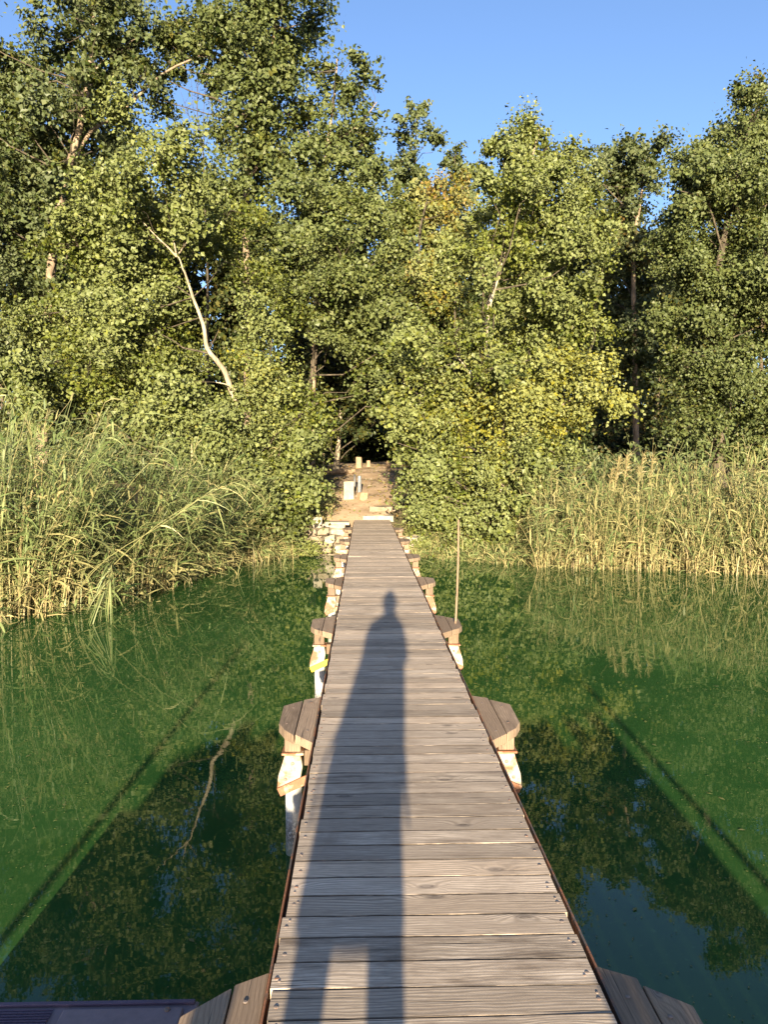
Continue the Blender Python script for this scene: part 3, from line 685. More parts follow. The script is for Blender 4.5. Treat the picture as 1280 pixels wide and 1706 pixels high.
# the shaded tree whose trunk stands by the path
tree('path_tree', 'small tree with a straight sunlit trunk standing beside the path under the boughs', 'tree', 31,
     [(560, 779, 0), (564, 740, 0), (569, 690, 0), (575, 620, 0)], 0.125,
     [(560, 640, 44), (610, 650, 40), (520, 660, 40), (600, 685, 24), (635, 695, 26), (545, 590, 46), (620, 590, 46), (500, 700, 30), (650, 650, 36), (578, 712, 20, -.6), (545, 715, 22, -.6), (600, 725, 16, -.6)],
     M['leaf_shade'], M['bark_pale'], 0.14, 2.6, seed=23, tone=(0.1, 0.15))
# the wood behind
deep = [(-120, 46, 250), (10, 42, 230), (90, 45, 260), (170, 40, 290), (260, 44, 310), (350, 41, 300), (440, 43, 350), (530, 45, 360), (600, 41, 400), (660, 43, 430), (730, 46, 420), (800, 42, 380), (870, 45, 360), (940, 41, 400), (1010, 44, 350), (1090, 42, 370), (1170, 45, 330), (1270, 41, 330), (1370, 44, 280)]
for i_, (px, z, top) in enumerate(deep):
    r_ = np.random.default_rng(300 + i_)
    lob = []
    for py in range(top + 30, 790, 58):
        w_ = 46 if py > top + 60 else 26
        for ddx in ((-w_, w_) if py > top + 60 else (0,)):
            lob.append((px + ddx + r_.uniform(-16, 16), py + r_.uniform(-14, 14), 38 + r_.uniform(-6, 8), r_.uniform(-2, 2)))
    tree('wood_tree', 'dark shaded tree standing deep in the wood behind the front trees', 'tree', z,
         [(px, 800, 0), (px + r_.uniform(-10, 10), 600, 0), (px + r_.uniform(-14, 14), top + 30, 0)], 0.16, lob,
         M['leaf_shade'], M['bark_dark'], 0.27, 4.4, seed=330 + i_, group='shaded trees deep in the wood', tone=(0.3, 0.2), spray=.5)
# undergrowth masses close the floor of the wood
def undergrowth(x0, x1, y0, y1, n, h, seed, name, label, mat, leaf):
    r_ = np.random.default_rng(seed); g = Geo()
    bx = r_.uniform(x0, x1, n); by = r_.uniform(y0, y1, n); bz = hgt(bx, by)
    m = 130; idx = np.repeat(np.arange(n), m)
    rr = r_.uniform(.5, 1.0, n)
    pos = np.stack([bx, by, bz + h * 0.4], 1)[idx] + r_.normal(0, 1, (len(idx), 3)) * np.stack([rr * .6, rr * .5, rr * h * .32], 1)[idx]
    pos[:, 2] = np.maximum(pos[:, 2], hgt(pos[:, 0], pos[:, 1]) + .02)
    tint = np.stack([np.clip(r_.normal(.35, .25, len(idx)), 0, 1), np.zeros(len(idx)), np.clip(r_.normal(0, .1, len(idx)), 0, 1), np.ones(len(idx))], 1)
    leaves(g, pos, np.tile([0, -.5, .5], (len(idx), 1)), leaf, tint, r_)
    tag(link(name, g.mesh(name), mat), label, 'undergrowth', kind='stuff')
undergrowth(-16, -1.9, 33, 39, 110, 2.6, 41, 'undergrowth', 'dark undergrowth on the wood floor left of the path', M['leaf_shade'], .2)
undergrowth(2.2, 18, 33, 39, 120, 2.6, 42, 'undergrowth', 'dark undergrowth on the wood floor right of the path', M['leaf_shade'], .2)
undergrowth(-2.2, 2.4, 39, 42, 40, 3.2, 43, 'undergrowth', 'black shaded undergrowth where the path enters the wood', M['leaf_shade'], .2)
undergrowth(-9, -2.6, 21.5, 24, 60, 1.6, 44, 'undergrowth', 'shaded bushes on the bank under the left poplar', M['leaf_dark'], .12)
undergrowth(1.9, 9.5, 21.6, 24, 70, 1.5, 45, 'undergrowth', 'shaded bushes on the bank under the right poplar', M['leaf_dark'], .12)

# bare twigs in the sky gap
g = Geo(); r_ = np.random.default_rng(5)
tb = P(338, 250, 27.2)
for px, py in ((318, 120), (330, 140), (345, 118), (300, 150), (352, 165), (328, 105), (362, 190), (310, 175)):
    e = P(px, py, 27.2 + r_.uniform(-.5, .5)); m = tb.lerp(e, .5) + Vector(r_.normal(0, .1, 3))
    g.tube([list(tb - tb), list(m - tb), list(e - tb)], [.014, .008, .003], 4)
    for s_ in range(3):
        a = m.lerp(e, r_.uniform(0, .9)); b = a + Vector(r_.normal(0, .25, 3)) + Vector((0, 0, .25))
        g.tube([list(a - tb), list(a.lerp(b, .5) - tb), list(b - tb)], [.008, .006, .003], 3)
gz = float(hgt(tb.x, tb.y))
g.tube([[0, 0, gz - tb.z], [.1, 0, (gz - tb.z) * .4], [0, 0, 0]], [.07, .045, .02], 6)
tag(link('bare_sapling', g.mesh('bare_sapling', True), M['twig_bark'], None, tb), 'bare leafless twigs reaching into the small sky hole at upper left', 'tree')

# ------------------------------------------------------------------ reeds
def reed_bed(name, label, n, xr, front, depth_, hf, seed, dry, lean, leafn=7, bias=1.7):
    r_ = np.random.default_rng(seed); g = Geo()
    x = r_.uniform(xr[0], xr[1], n); fy = np.interp(x, front[0], front[1])
    y = fy + depth_ * r_.uniform(0, 1, n) ** bias + r_.normal(0, .16, n) - np.where(r_.uniform(0, 1, n) < .06, np.abs(r_.normal(0, .5, n)), 0)
    H = np.interp(x, hf[0], hf[1]) * r_.uniform(.45, 1.14, n)
    clump = np.sin(x * 2.3 + y * 1.1) * .5 + np.sin(x * 5.1 - y * 2.2 + 1) * .5
    H *= 1 + .16 * clump; keepc = clump > r_.uniform(-1.3, .1, n)
    z0 = np.maximum(hgt(x, y), -.25)
    x, y, H, z0 = x[keepc], y[keepc], H[keepc], z0[keepc]; n = len(x)
    K = 6; t_ = np.linspace(0, 1, K)
    ld = np.stack([lean[0] * (1 + np.sin(x * 3.3 + y)) + r_.normal(0, .2, n), lean[1] + r_.normal(0, .18, n)], 1)
    broken = r_.uniform(0, 1, n) < .2
    H = np.where(broken, H * r_.uniform(.15, .45, n), H); ld = np.where(broken[:, None], ld + r_.normal(0, .55, (n, 2)), ld)
    curve = t_[None, :] ** 1.9
    pts = np.zeros((n, K, 3))
    pts[..., 0] = x[:, None] + ld[:, :1] * curve * H[:, None]; pts[..., 1] = y[:, None] + ld[:, 1:] * curve * H[:, None]
    pts[..., 2] = z0[:, None] + H[:, None] * (t_ - .12 * (ld ** 2).sum(1)[:, None] * curve)
    isdry = r_.uniform(0, 1, n) < dry
    w = (.013 * r_.uniform(.7, 1.3, n))[:, None] * (1 - .6 * t_)[None, :]
    side = np.stack([np.cos(a_ := r_.normal(0, .5, n)), np.sin(a_), np.zeros(n)], 1)
    tn = np.clip(r_.normal(.42, .2, n), 0, 1)[:, None].repeat(K, 1)
    yl = np.clip(.9 - 1.45 * t_[None, :] + r_.normal(0, .2, n)[:, None], 0, 1)
    yl = np.where(isdry[:, None], np.clip(yl + .65, 0, 1), yl)
    br = np.clip(r_.normal(.22, .28, n), 0, .95)[:, None].repeat(K, 1) * (1 - t_ * .6)[None, :]
    g.ribbons(pts, w, side, np.stack([tn, yl, br, np.ones_like(tn)], -1))
    # blades
    for li in range(leafn):
        f = r_.uniform(.22, 1.0, n); fi = f * (K - 1); i0 = np.minimum(fi.astype(int), K - 2); fr = (fi - i0)[:, None]
        p0 = pts[np.arange(n), i0] * (1 - fr) + pts[np.arange(n), i0 + 1] * fr
        L = r_.uniform(.26, .62, n) * (1.15 - .35 * np.abs(f - .6)); az = r_.uniform(0, 2 * math.pi, n)
        el = r_.normal(.75, .35, n)
        dx = np.cos(az) + lean[0] * 1.6; dy = np.sin(az) * .8
        k2 = 4; s_ = np.linspace(0, 1, k2)
        droop = r_.uniform(.25, .95, n)
        q_ = np.zeros((n, k2, 3))
        hor = L[:, None] * s_[None, :] * np.cos(el)[:, None]
        q_[..., 0] = p0[:, :1] + dx[:, None] * hor; q_[..., 1] = p0[:, 1:2] + dy[:, None] * hor
        q_[..., 2] = p0[:, 2:3] + L[:, None] * (s_ * np.sin(el)[:, None] - droop[:, None] * s_ ** 2 * .9)
        wl_ = (.035 * r_.uniform(.6, 1.35, n))[:, None] * np.array([.6, 1.0, .75, .08])[None, :]
        sd = np.stack([-dy, dx, r_.normal(.3, .5, n)], 1); sd /= np.linalg.norm(sd, axis=1)[:, None]
        tn = np.clip(r_.normal(.5, .25, n), 0, 1)[:, None].repeat(k2, 1)
        yl = np.clip(.9 - 1.55 * f + r_.normal(0, .22, n), 0, 1); yl = np.where(isdry, np.clip(yl + .5, 0, 1), yl)[:, None].repeat(k2, 1)
        br = np.clip(r_.normal(0, .12, n) + np.where(f < .4, .1, 0), 0, .7)[:, None].repeat(k2, 1)
        keep = q_[..., 2].min(1) > z0 - .2
        g.ribbons(q_[keep], wl_[keep], sd[keep], np.stack([tn, yl, br, np.ones_like(tn)], -1)[keep])
    tag(link(name, g.mesh(name), M['reed']), label, 'reeds', kind='stuff')
LF = ([-16, -5.7, -4.7, -4.1, -3.6, -2.6], [12.0, 12.1, 13.1, 14.7, 16.7, 19.4])
reed_bed('reed_bed', 'tall tangled green reeds along the left bank', 2600, (-9.5, -3.2), LF, 3.4, ([-9, -5.7, -4.2, -3.4, -2.6], [3.1, 3.1, 2.75, 2.2, 1.1]), 51, .16, (.16, -.08), 11)
reed_bed('reed_bed', 'straw coloured reeds along the right bank', 4300, (4.05, 12.5), ([2.6, 3.6, 8.8, 14], [19.4, 18.2, 16.7, 16.0]), 3.0, ([4.0, 4.6, 9, 13], [1.4, 1.8, 2.25, 2.4]), 52, .5, (.03, -.05), 7, 1.2)
reed_bed('reed_fringe', 'sparse thin reeds standing in the water before the left bank', 90, (-4.6, -1.7), ([-4.6, -3.4, -1.7], [13.6, 15.4, 18.6]), 2.4, ([-5, -1], [.95, .75]), 53, .35, (.02, 0), 1, 1)
reed_bed('bank_grass', 'yellow green grass at the water edge right of the pier', 1500, (1.15, 4.3), ([1.1, 2.6, 3.7], [20.3, 19.3, 18.4]), 1.5, ([1.1, 3, 4.2], [.22, .34, .6]), 54, .4, (.05, -.1), 4, 1)
reed_bed('bank_grass', 'dry grass at the water edge left of the stone wall', 600, (-3.2, -1.75), ([-3, -1.5], [19.3, 20.3]), 1.0, ([-3, -1.7], [.6, .25]), 55, .6, (.05, -.1), 4, 1)
reed_bed('path_grass', 'low weeds at the edges of the sandy path', 260, (-2.2, -0.95), ([-3, 0], [21.6, 22.2]), 3.0, ([-3, 3], [.22, .22]), 56, .35, (.0, -.1), 4, 1)

# long bent reeds hanging forward out of the left bed
def long_reed(pix, label, heads=26, seed=1):
    r_ = np.random.default_rng(seed)
    pp = np.array([list(P(*p_)) for p_ in pix]); tt = np.linspace(0, len(pp) - 1, 9)
    st = np.stack([np.interp(tt, range(len(pp)), pp[:, k_]) for k_ in range(3)], 1); st[1:-1] = .25 * st[:-2] + .5 * st[1:-1] + .25 * st[2:]
    o0 = st[0].copy(); st -= o0
    root = empty('leaning_reed', o0); tag(root, label, 'reed', 'long reeds leaning out of the left bed')
    g = Geo(); g.tube(st, np.linspace(.008, .003, 9), 5)
    me = g.mesh('stem', True)
    a = me.attributes.new('tint', 'FLOAT_COLOR', 'POINT'); a.data.foreach_set('color', np.tile(np.array([.5, .35, .1, 1], dtype=np.float32), len(me.vertices)))
    link('stem', me, M['reed'], root)
    g = Geo(); n = heads
    f = r_.uniform(.35, 1, n) ** .7 * 8; i0 = np.minimum(f.astype(int), 7); fr = (f - i0)[:, None]
    p0 = st[i0] * (1 - fr) + st[i0 + 1] * fr
    k2 = 5; s_ = np.linspace(0, 1, k2); L = r_.uniform(.3, .62, n)
    tg = st[-1] - st[-3]; tg /= np.linalg.norm(tg)
    d = tg[None, :] * .7 + r_.normal(0, .45, (n, 3)); d /= np.linalg.norm(d, axis=1)[:, None]
    q_ = p0[:, None, :] + d[:, None, :] * (L[:, None] * s_)[..., None]; q_[..., 2] -= (L * r_.uniform(.4, .9, n))[:, None] * s_ ** 2
    w = (.022 * r_.uniform(.7, 1.3, n))[:, None] * np.array([.5, 1, .9, .6, .06])[None, :]
    sd = np.cross(d, r_.normal(0, 1, (n, 3))); sd /= np.linalg.norm(sd, axis=1)[:, None]
    c = np.stack([np.clip(r_.normal(.6, .2, n), 0, 1), np.clip(r_.normal(.15, .2, n), 0, 1), np.zeros(n), np.ones(n)], 1)[:, None, :].repeat(k2, 1)
    g.ribbons(q_, w, sd, c)
    tag(link('blade', g.mesh('blade'), M['reed'], root), kind='stuff')
long_reed([(130, 985, 12.6), (165, 935, 12.4), (215, 905, 12.2), (285, 868, 12.1), (345, 820, 12.1), (392, 790, 12.2)], 'long bent reed reaching right with a feathery green top', 34, 1)
long_reed([(125, 995, 12.5), (150, 950, 12.2), (180, 930, 12.0), (190, 950, 11.9), (172, 990, 11.9)], 'arched reed whose bright green tuft droops to the water', 40, 2)
long_reed([(190, 940, 13.2), (240, 890, 13.0), (290, 855, 13.0), (370, 810, 13.0), (400, 800, 13.0)], 'pale long stem lying across the left reeds to the right', 22, 3)
long_reed([(200, 830, 13.2), (225, 795, 13.1), (255, 765, 13.0), (278, 742, 13.0)], 'straight yellow stem slanting up in the middle of the left reeds', 10, 4)
long_reed([(30, 740, 12.8), (24, 690, 12.7), (14, 655, 12.6), (2, 630, 12.5)], 'single tall reed sticking up at the left picture edge', 14, 5)

# reed plumes
for i_, (px, py) in enumerate(((1037, 775), (1022, 785), (1062, 775), (1078, 780), (1010, 800))):
    r_ = np.random.default_rng(70 + i_); b = P(px, py + 55, 18.6)
    root = empty('reed_plume', b); tag(root, ('middle of the brown reed plumes over the right reeds', 'second from left of the brown reed plumes over the right reeds', 'second from right of the brown reed plumes over the right reeds', 'rightmost brown reed plume over the right reeds', 'leftmost brown reed plume over the right reeds, the lowest one')[i_], 'reed', 'brown plumes over the right reeds')
    top = P(px + 10, py - 18, 18.6) - b
    g = Geo(); g.tube([[0, 0, -.9], [0, 0, 0], list(top * .5), list(top)], [.008, .007, .005, .003], 5)
    me = g.mesh('stem'); a = me.attributes.new('tint', 'FLOAT_COLOR', 'POINT'); a.data.foreach_set('color', np.tile(np.array([.5, .8, .2, 1], dtype=np.float32), len(me.vertices)))
    link('stem', me, M['reed'], root)
    g = Geo(); n = 90; f = r_.uniform(.5, 1.0, n); p0 = np.array(top)[None, :] * f[:, None]
    d = r_.normal(0, .5, (n, 3)) + np.array([.35, 0, .8]); d /= np.linalg.norm(d, axis=1)[:, None]
    s_ = np.linspace(0, 1, 3); L = r_.uniform(.08, .2, n)
    q_ = p0[:, None, :] + d[:, None, :] * (L[:, None] * s_)[..., None]
    sd = np.cross(d, r_.normal(0, 1, (n, 3))); sd /= np.linalg.norm(sd, axis=1)[:, None]
    c = np.tile(np.array([.5, .55, .4, 1.0]), (n, 3, 1))
    g.ribbons(q_, np.tile([.006, .014, .003], (n, 1)), sd, c)
    tag(link('plume', g.mesh('plume'), M['reed'], root), kind='stuff')

# ------------------------------------------------------------------ stones and things at the landing
def stone(parent, name, mat, size, loc, rz=0, jit=.02, bev=.02, tilt=0):
    bm = bmesh.new(); sx, sy, sz = size
    bm_box(bm, -sx / 2, sx / 2, -sy / 2, sy / 2, 0, sz)
    bmesh.ops.subdivide_edges(bm, edges=list(bm.edges), cuts=1, use_grid_fill=True)
    for v in bm.verts: v.co += Vector([random.uniform(-1, 1) * jit for _ in range(3)])
    return link(name, bm_mesh(bm, name, min(bev, .008)), mat, parent, loc, (tilt, 0, rz))

wall = empty('stone_wall', (-1.05, 20.85, 0)); tag(wall, 'low pale stone retaining wall at the water left of the pier head', 'wall')
zc = -.25
for row, hh in enumerate((.28, .26, .22, .2)):
    x = -1.0 + random.uniform(0, .15)
    while x < .82:
        w = random.uniform(.24, .52)
        stone(wall, 'stone', random.choice([M['limestone'], M['limestone2'], M['limestone2']]), (w - .025, .34, hh - .02), (x + w / 2, row * .07 + random.gauss(0, .02), zc), random.gauss(0, .12), .042)
        x += w
    zc += hh
def on_ground(px, z, py=800):
    p_ = P(px, py, z); return Vector((p_.x, p_.y, float(hgt(p_.x, p_.y))))
l_ = on_ground(528, 21.3); tag(stone(None, 'stone_block', M['limestone'], (.27, .24, .55), l_ - Vector((0, 0, .04)), .1, .02), 'pale upright limestone block on the wall left of the pier head', 'stone')
l_ = on_ground(557, 21.25); tag(stone(None, 'stone_block', M['limestone'], (.58, .34, .40), l_ - Vector((0, 0, .02)), -.05, .04), 'broad white stone block next to the pier end', 'stone')
tag(stone(None, 'stone_slab', M['limestone'], (.66, .40, .07), l_ + Vector((.08, .02, .385)), .05, .012, tilt=.05), 'thin white slab lying on top of the broad stone block', 'stone')
l_ = on_ground(630, 22.35); tag(stone(None, 'stone_step', M['limestone'], (.88, .5, .22), (l_.x, l_.y, l_.z - .155), .04, .026), 'lower pale stone step at the end of the pier', 'step')
l_ = on_ground(638, 23.1); tag(stone(None, 'stone_step', M['limestone2'], (.80, .5, .22), (l_.x, l_.y, l_.z - .15), -.06, .03), 'upper pale stone step behind the lower one', 'step')
l_ = on_ground(581, 24.2); tag(stone(None, 'stone_pillar', M['limestone'], (.31, .3, .58), l_ - Vector((0, 0, .04)), .05, .01), 'short square white pillar on the left of the sandy path', 'pillar')
l_ = on_ground(604, 24.0); tag(stone(None, 'tree_stump', M['stump'], (.24, .24, .26), l_ - Vector((0, 0, .04)), .5, .03), 'low pale stump beside the white pillar', 'stump')
l_ = on_ground(686, 20.9); tag(stone(None, 'boulder', M['limestone'], (.46, .4, .42), l_ + Vector((0, -.1, -.05)), .4, .06), 'pale boulder under the leaves right of the pier head', 'stone')
l_ = on_ground(665, 21.2); tag(stone(None, 'boulder', M['limestone2'], (.3, .3, .2), l_ - Vector((0, 0, .08)), .2, .04), 'small brown stone against the right side of the pier end', 'stone')
def round_post(px, z, w, h, mat, name, label, cat, seg=12):
    l_ = on_ground(px, z); bm = bmesh.new()
    bm_lathe(bm, [(w * .54, -.1), (w * .52, .02), (w * .5, h * .6), (w * .48, h - .02), (w * .42, h)], seg)
    tag(link(name, bm_mesh(bm, name, jitter=.006), mat, None, l_), label, cat)
round_post(591, 25.4, .09, .55, M['dark_metal'], 'metal_post', 'thin dark post behind the white pillar', 'post')
round_post(599, 25.0, .13, .58, M['grey_metal'], 'metal_post', 'grey metal pipe standing by the path behind the pillar', 'post')
round_post(598, 31.5, .26, .46, M['stump'], 'stump_post', 'thickest of the pale stump posts across the head of the path', 'post')
round_post(614, 32, .16, .26, M['stump'], 'stump_post', 'shortest pale stump post across the head of the path', 'post')
round_post(647, 31.5, .18, .32, M['stump'], 'stump_post', 'pale stump post at the right end of the path head', 'post')
round_post(540, 31.5, .07, .6, M['stump'], 'stump_post', 'thin post left of the sunlit trunk', 'post')
# low log edging
a = on_ground(552, 29.5); b = on_ground(592, 29.5); g = Geo()
g.tube([list(a + Vector((0, 0, .1))), list(a.lerp(b, .5) + Vector((0, 0, .11))), list(b + Vector((0, 0, .1)))], [.1, .11, .1], 10, True)
tag(link('log', g.mesh('log', True), M['stump']), 'pale log lying beside the path under the sunlit trunk', 'log')

# rubble and fallen leaves on the path
def scatter(name, label, cat, mat, n, size, flat, seed, colour=False):
    r_ = np.random.default_rng(seed); g = Geo()
    yy = r_.uniform(21.9, 34, n); cxx = np.interp(yy, [21.9, 24, 34], [.1, .2, .1]); xx = cxx + r_.choice([-1, 1], n) * np.abs(r_.normal(.75, .55, n)) * np.interp(yy, [21.9, 34], [1, 1.6])
    zz = hgt(xx, yy) + .018
    if colour:
        pos = np.stack([xx, yy, zz + .01], 1); tint = np.stack([r_.uniform(0, 1, n), r_.uniform(0, .6, n), np.clip(r_.normal(.6, .3, n), 0, 1), np.ones(n)], 1)
        leaves(g, pos, np.tile([0, 0, 1.8], (n, 1)), size, tint, r_)
    else:
        oc = np.array([[1, 0, 0], [0, 1, 0], [-1, 0, 0], [0, -1, 0], [0, 0, 1], [.5, .5, .7]], dtype=float)
        for k_ in range(n):
            v = oc[:5] * (1 + r_.normal(0, .2, (5, 3))) * size * r_.uniform(.3, 1.2) * np.array([1, 1, flat])
            a_ = r_.uniform(0, 6); ca, sa = math.cos(a_), math.sin(a_)
            v = np.stack([v[:, 0] * ca - v[:, 1] * sa, v[:, 0] * sa + v[:, 1] * ca, v[:, 2]], 1) + [xx[k_], yy[k_], zz[k_] - .01]
            g.add(v, None, [(0, 1, 4), (1, 2, 4), (2, 3, 4), (3, 0, 4)])
    tag(link(name, g.mesh(name), mat), label, cat, kind='stuff')
scatter('rubble', 'small broken stones along the edges of the sandy path', 'rubble', M['limestone2'], 130, .075, .7, 401)
scatter('leaf_litter', 'brown fallen leaves littering the sandy path', 'leaf litter', M['leaf_poplar'], 900, .075, 1, 402, True)

# bright green plant at the foot of the wall
def small_plant(px, py, z, label, n, r0, h):
    r_ = np.random.default_rng(int(px)); c = P(px, py, z); g = Geo()
    pos = r_.normal(0, 1, (n, 3)) * np.array([r0, r0 * .6, h * .4]) + np.array([0, 0, h * .5]); pos[:, 2] = np.abs(pos[:, 2])
    tint = np.stack([np.clip(r_.normal(.9, .15, n), 0, 1), np.clip(r_.normal(.12, .1, n), 0, 1), np.zeros(n), np.ones(n)], 1)
    leaves(g, pos, np.tile([0, -.5, .5], (n, 1)), .07, tint, r_)
    root = empty('plant', c); tag(root, label, 'plant')
    tag(link('foliage', g.mesh('foliage'), M['leaf_poplar'], root), kind='stuff')
    g = Geo()
    for k_ in range(7): 
        e = pos[k_]; g.tube([[e[0] * .2, e[1] * .2, -.1], list(e * .6), list(e)], [.008, .006, .003], 4)
    tag(link('stem', g.mesh('stem'), M['leaf_poplar'], root), kind='stuff')
small_plant(510, 925, 20.3, 'bright green weed at the foot of the stone wall', 700, .25, .32)
small_plant(700, 912, 20.6, 'yellow green weed in front of the pale boulder', 500, .2, .22)

# ------------------------------------------------------------------ floating leaves, plus flecks standing in for foliage reflections
r_ = np.random.default_rng(91); n = 6000
fy = 2.2 + 16 * r_.uniform(0, 1, n) ** 1.25; fx = r_.uniform(-1, 1, n) * (1.2 + .5 * fy)
ok = (np.abs(fx - PCX) > .62) & (fy < np.interp(fx, SHX, SHY) - 1.5); fx, fy = fx[ok], fy[ok]; n = len(fx)
g = Geo(); a_ = r_.uniform(0, 6.28, n); L = r_.uniform(.004, .011, n) * np.interp(fy, [2, 10], [.75, 1.6]) * np.where(r_.uniform(0, 1, n) < .06, 2.4, 1)
t_ = np.stack([np.cos(a_), np.sin(a_), np.zeros(n)], 1); b_ = np.stack([-np.sin(a_), np.cos(a_), np.zeros(n)], 1)
c = np.stack([fx, fy, np.full(n, .004)], 1); L = L[:, None]
v = np.stack([c - t_ * L, c + b_ * L * .5 + [0, 0, .002], c + t_ * L, c - b_ * L * .5 + [0, 0, .002]], 1)
tint = np.stack([np.clip(r_.normal(.6, .3, n), 0, 1), np.clip(r_.normal(.2, .3, n), 0, 1), np.clip(r_.normal(.05, .2, n), 0, 1), np.ones(n)], 1)
g.add(v, np.arange(n * 4).reshape(n, 4), None, np.repeat(tint[:, None, :], 4, 1))
tag(link('leaf_and_glint_flecks', g.mesh('leaf_and_glint_flecks'), M['leaf_poplar']), 'small leaves floating on the green water and flecks standing in for reflected foliage', 'floating leaves', kind='stuff')

# ------------------------------------------------------------------ purple boat deck at the lower left
bx1, by1, bz = -0.62, 2.77, 0.45
boat = empty('moored_boat', (-1.9, 1.0, 0)); tag(boat, 'flat boat with a purple painted steel deck at the lower left corner', 'boat')
def bpart(name, mat, boxes, bev=.004):
    bm = bmesh.new()
    for bb in boxes: bm_box(bm, bb[0] + 1.9, bb[1] + 1.9, bb[2] - 1.0, bb[3] - 1.0, bb[4], bb[5])
    return link(name, bm_mesh(bm, name, bev), mat, boat)
bpart('hull', M['purple_dark'], [(-1.82, bx1 - .03, -.7, by1 - .03, -.3, bz - .03)], .02)
bpart('deck_plate', M['purple'], [(-1.82, bx1, -.7, by1, bz - .029, bz)])
bpart('hatch_cover', M['purple'], [(-1.10, bx1 - .045, 1.6, by1 - .055, bz + .001, bz + .018)])
bpart('rim', M['purple_dark'], [(-1.82, bx1 - .012, by1 - .022, by1 - .004, bz + .001, bz + .012)], .002)
gx0, gx1, gy0, gy1 = -1.75, -1.14, 2.3, by1 - .05
bars = [(gx0, gx1, y_, y_ + .004, bz + .006, bz + .012) for y_ in np.arange(gy0, gy1, .014)] + [(x_, x_ + .004, gy0, gy1, bz + .002, bz + .0058) for x_ in np.arange(gx0, gx1, .02)]
tag(bpart('grille', M['mesh_metal'], bars, 0), kind='stuff')
bm = bmesh.new(); bm_lathe(bm, [(.011, bz + .0185), (.011, bz + .024), (.005, bz + .026)], 10, -.72 + 1.9, 2.70 - 1.0)
link('bolt', bm_mesh(bm, 'bolt'), M['bolt'], boat)

# unseen board screens, shaped to cast the shade on the water beside the pier
def screen(x0, x1, ypos, ztop, post_x, post_top, lean, label):
    root = empty('board_screen', (x0, ypos, 0)); tag(root, label, 'screen')
    xx = 0.0
    while xx < x1 - x0 - .01:                    # upright boards, tops made uneven to roughen the shadow edge
        x2 = min(xx + random.uniform(.10, .15), x1 - x0); bm = bmesh.new()
        bm_box(bm, xx, x2 - .003, -.015, .015, -.35, ztop + random.uniform(-.13, .07))
        link('board', bm_mesh(bm, 'board', .003), M['timber'], root); xx = x2
    for zr in (.5, 1.1):
        bm = bmesh.new(); bm_box(bm, 0, x1 - x0, .0155, .05, zr, zr + .08)
        link('rail', bm_mesh(bm, 'rail', .003), M['timber'], root)
    for u in (.08, (x1 - x0) - .08):
        bm = bmesh.new(); bm_box(bm, u - .04, u + .04, -.096, -.017, -1.2, ztop - .15)
        link('post', bm_mesh(bm, 'post', .004), M['timber'], root)
    g = Geo(); g.tube([[post_x - x0, -.03, -1.2], [post_x - x0 + lean * .5, -.03, post_top * .5], [post_x - x0 + lean, -.03, post_top]], [.03, .03, .026], 10, True)
    link('pole', g.mesh('pole', True), M['grey_metal'], root)
SY = -1.2; HS_ = 0.42 + math.tan(SUN_EL) * (4.7 + 1.2)
sx_ = math.tan(SUN_AZ) * SY
screen(-1.80 + sx_, -0.50, SY, HS_, -2.02 + sx_, math.tan(SUN_EL) * 11.6, .03, 'unseen board screen behind the viewer whose shadow edges the water left of the pier')
screen(0.60, 2.06 + sx_, SY, HS_, 2.24 + sx_, math.tan(SUN_EL) * 9.6, -.06, 'unseen board screen behind the viewer whose shadow edges the water right of the pier')

# ------------------------------------------------------------------ the person whose shadow lies on the deck
def mat_simple(name, c, c2): return mat_plain(name, c, c2, 14, .85, .15, .003)
M['skin'] = mat_simple('skin', (.42, .25, .18), (.50, .31, .22)); M['coat'] = mat_simple('coat_cloth', (.05, .06, .085), (.07, .08, .11))
M['trouser'] = mat_simple('trouser_cloth', (.04, .045, .055), (.065, .07, .08)); M['hair'] = mat_simple('hair', (.03, .02, .015), (.06, .04, .025))
M['shoe'] = mat_simple('shoe', (.03, .03, .03), (.06, .06, .06)); M['phone'] = mat_plain('phone_glass', (.012, .012, .014), (.02, .02, .022), 4, .15, .5, 0)
def skin_mesh(name, verts, edges, root_i=0, sub=2):
    me = bpy.data.meshes.new(name); me.from_pydata([v_[:3] for v_ in verts], edges, [])
    o = bpy.data.objects.new(name, me); COL.objects.link(o)
    o.modifiers.new('skin', 'SKIN'); 
    for i_, v_ in enumerate(verts):
        rr = v_[3]; rr = rr if isinstance(rr, tuple) else (rr, rr)
        me.skin_vertices[0].data[i_].radius = rr
        me.skin_vertices[0].data[i_].use_root = (i_ == root_i)
    s_ = o.modifiers.new('sub', 'SUBSURF'); s_.levels = sub; s_.render_levels = sub
    dg = bpy.context.evaluated_depsgraph_get(); ev = o.evaluated_get(dg)
    out = bpy.data.meshes.new_from_object(ev); bpy.data.objects.remove(o)
    for p_ in out.polygons: p_.use_smooth = True
    return out
man = empty('person', (-0.13, -0.42, DECK)); tag(man, 'person in a long dark coat whose shadow stretches along the planks', 'person')
LX = .05
hx = .115       # the body leans a little to the right towards the camera
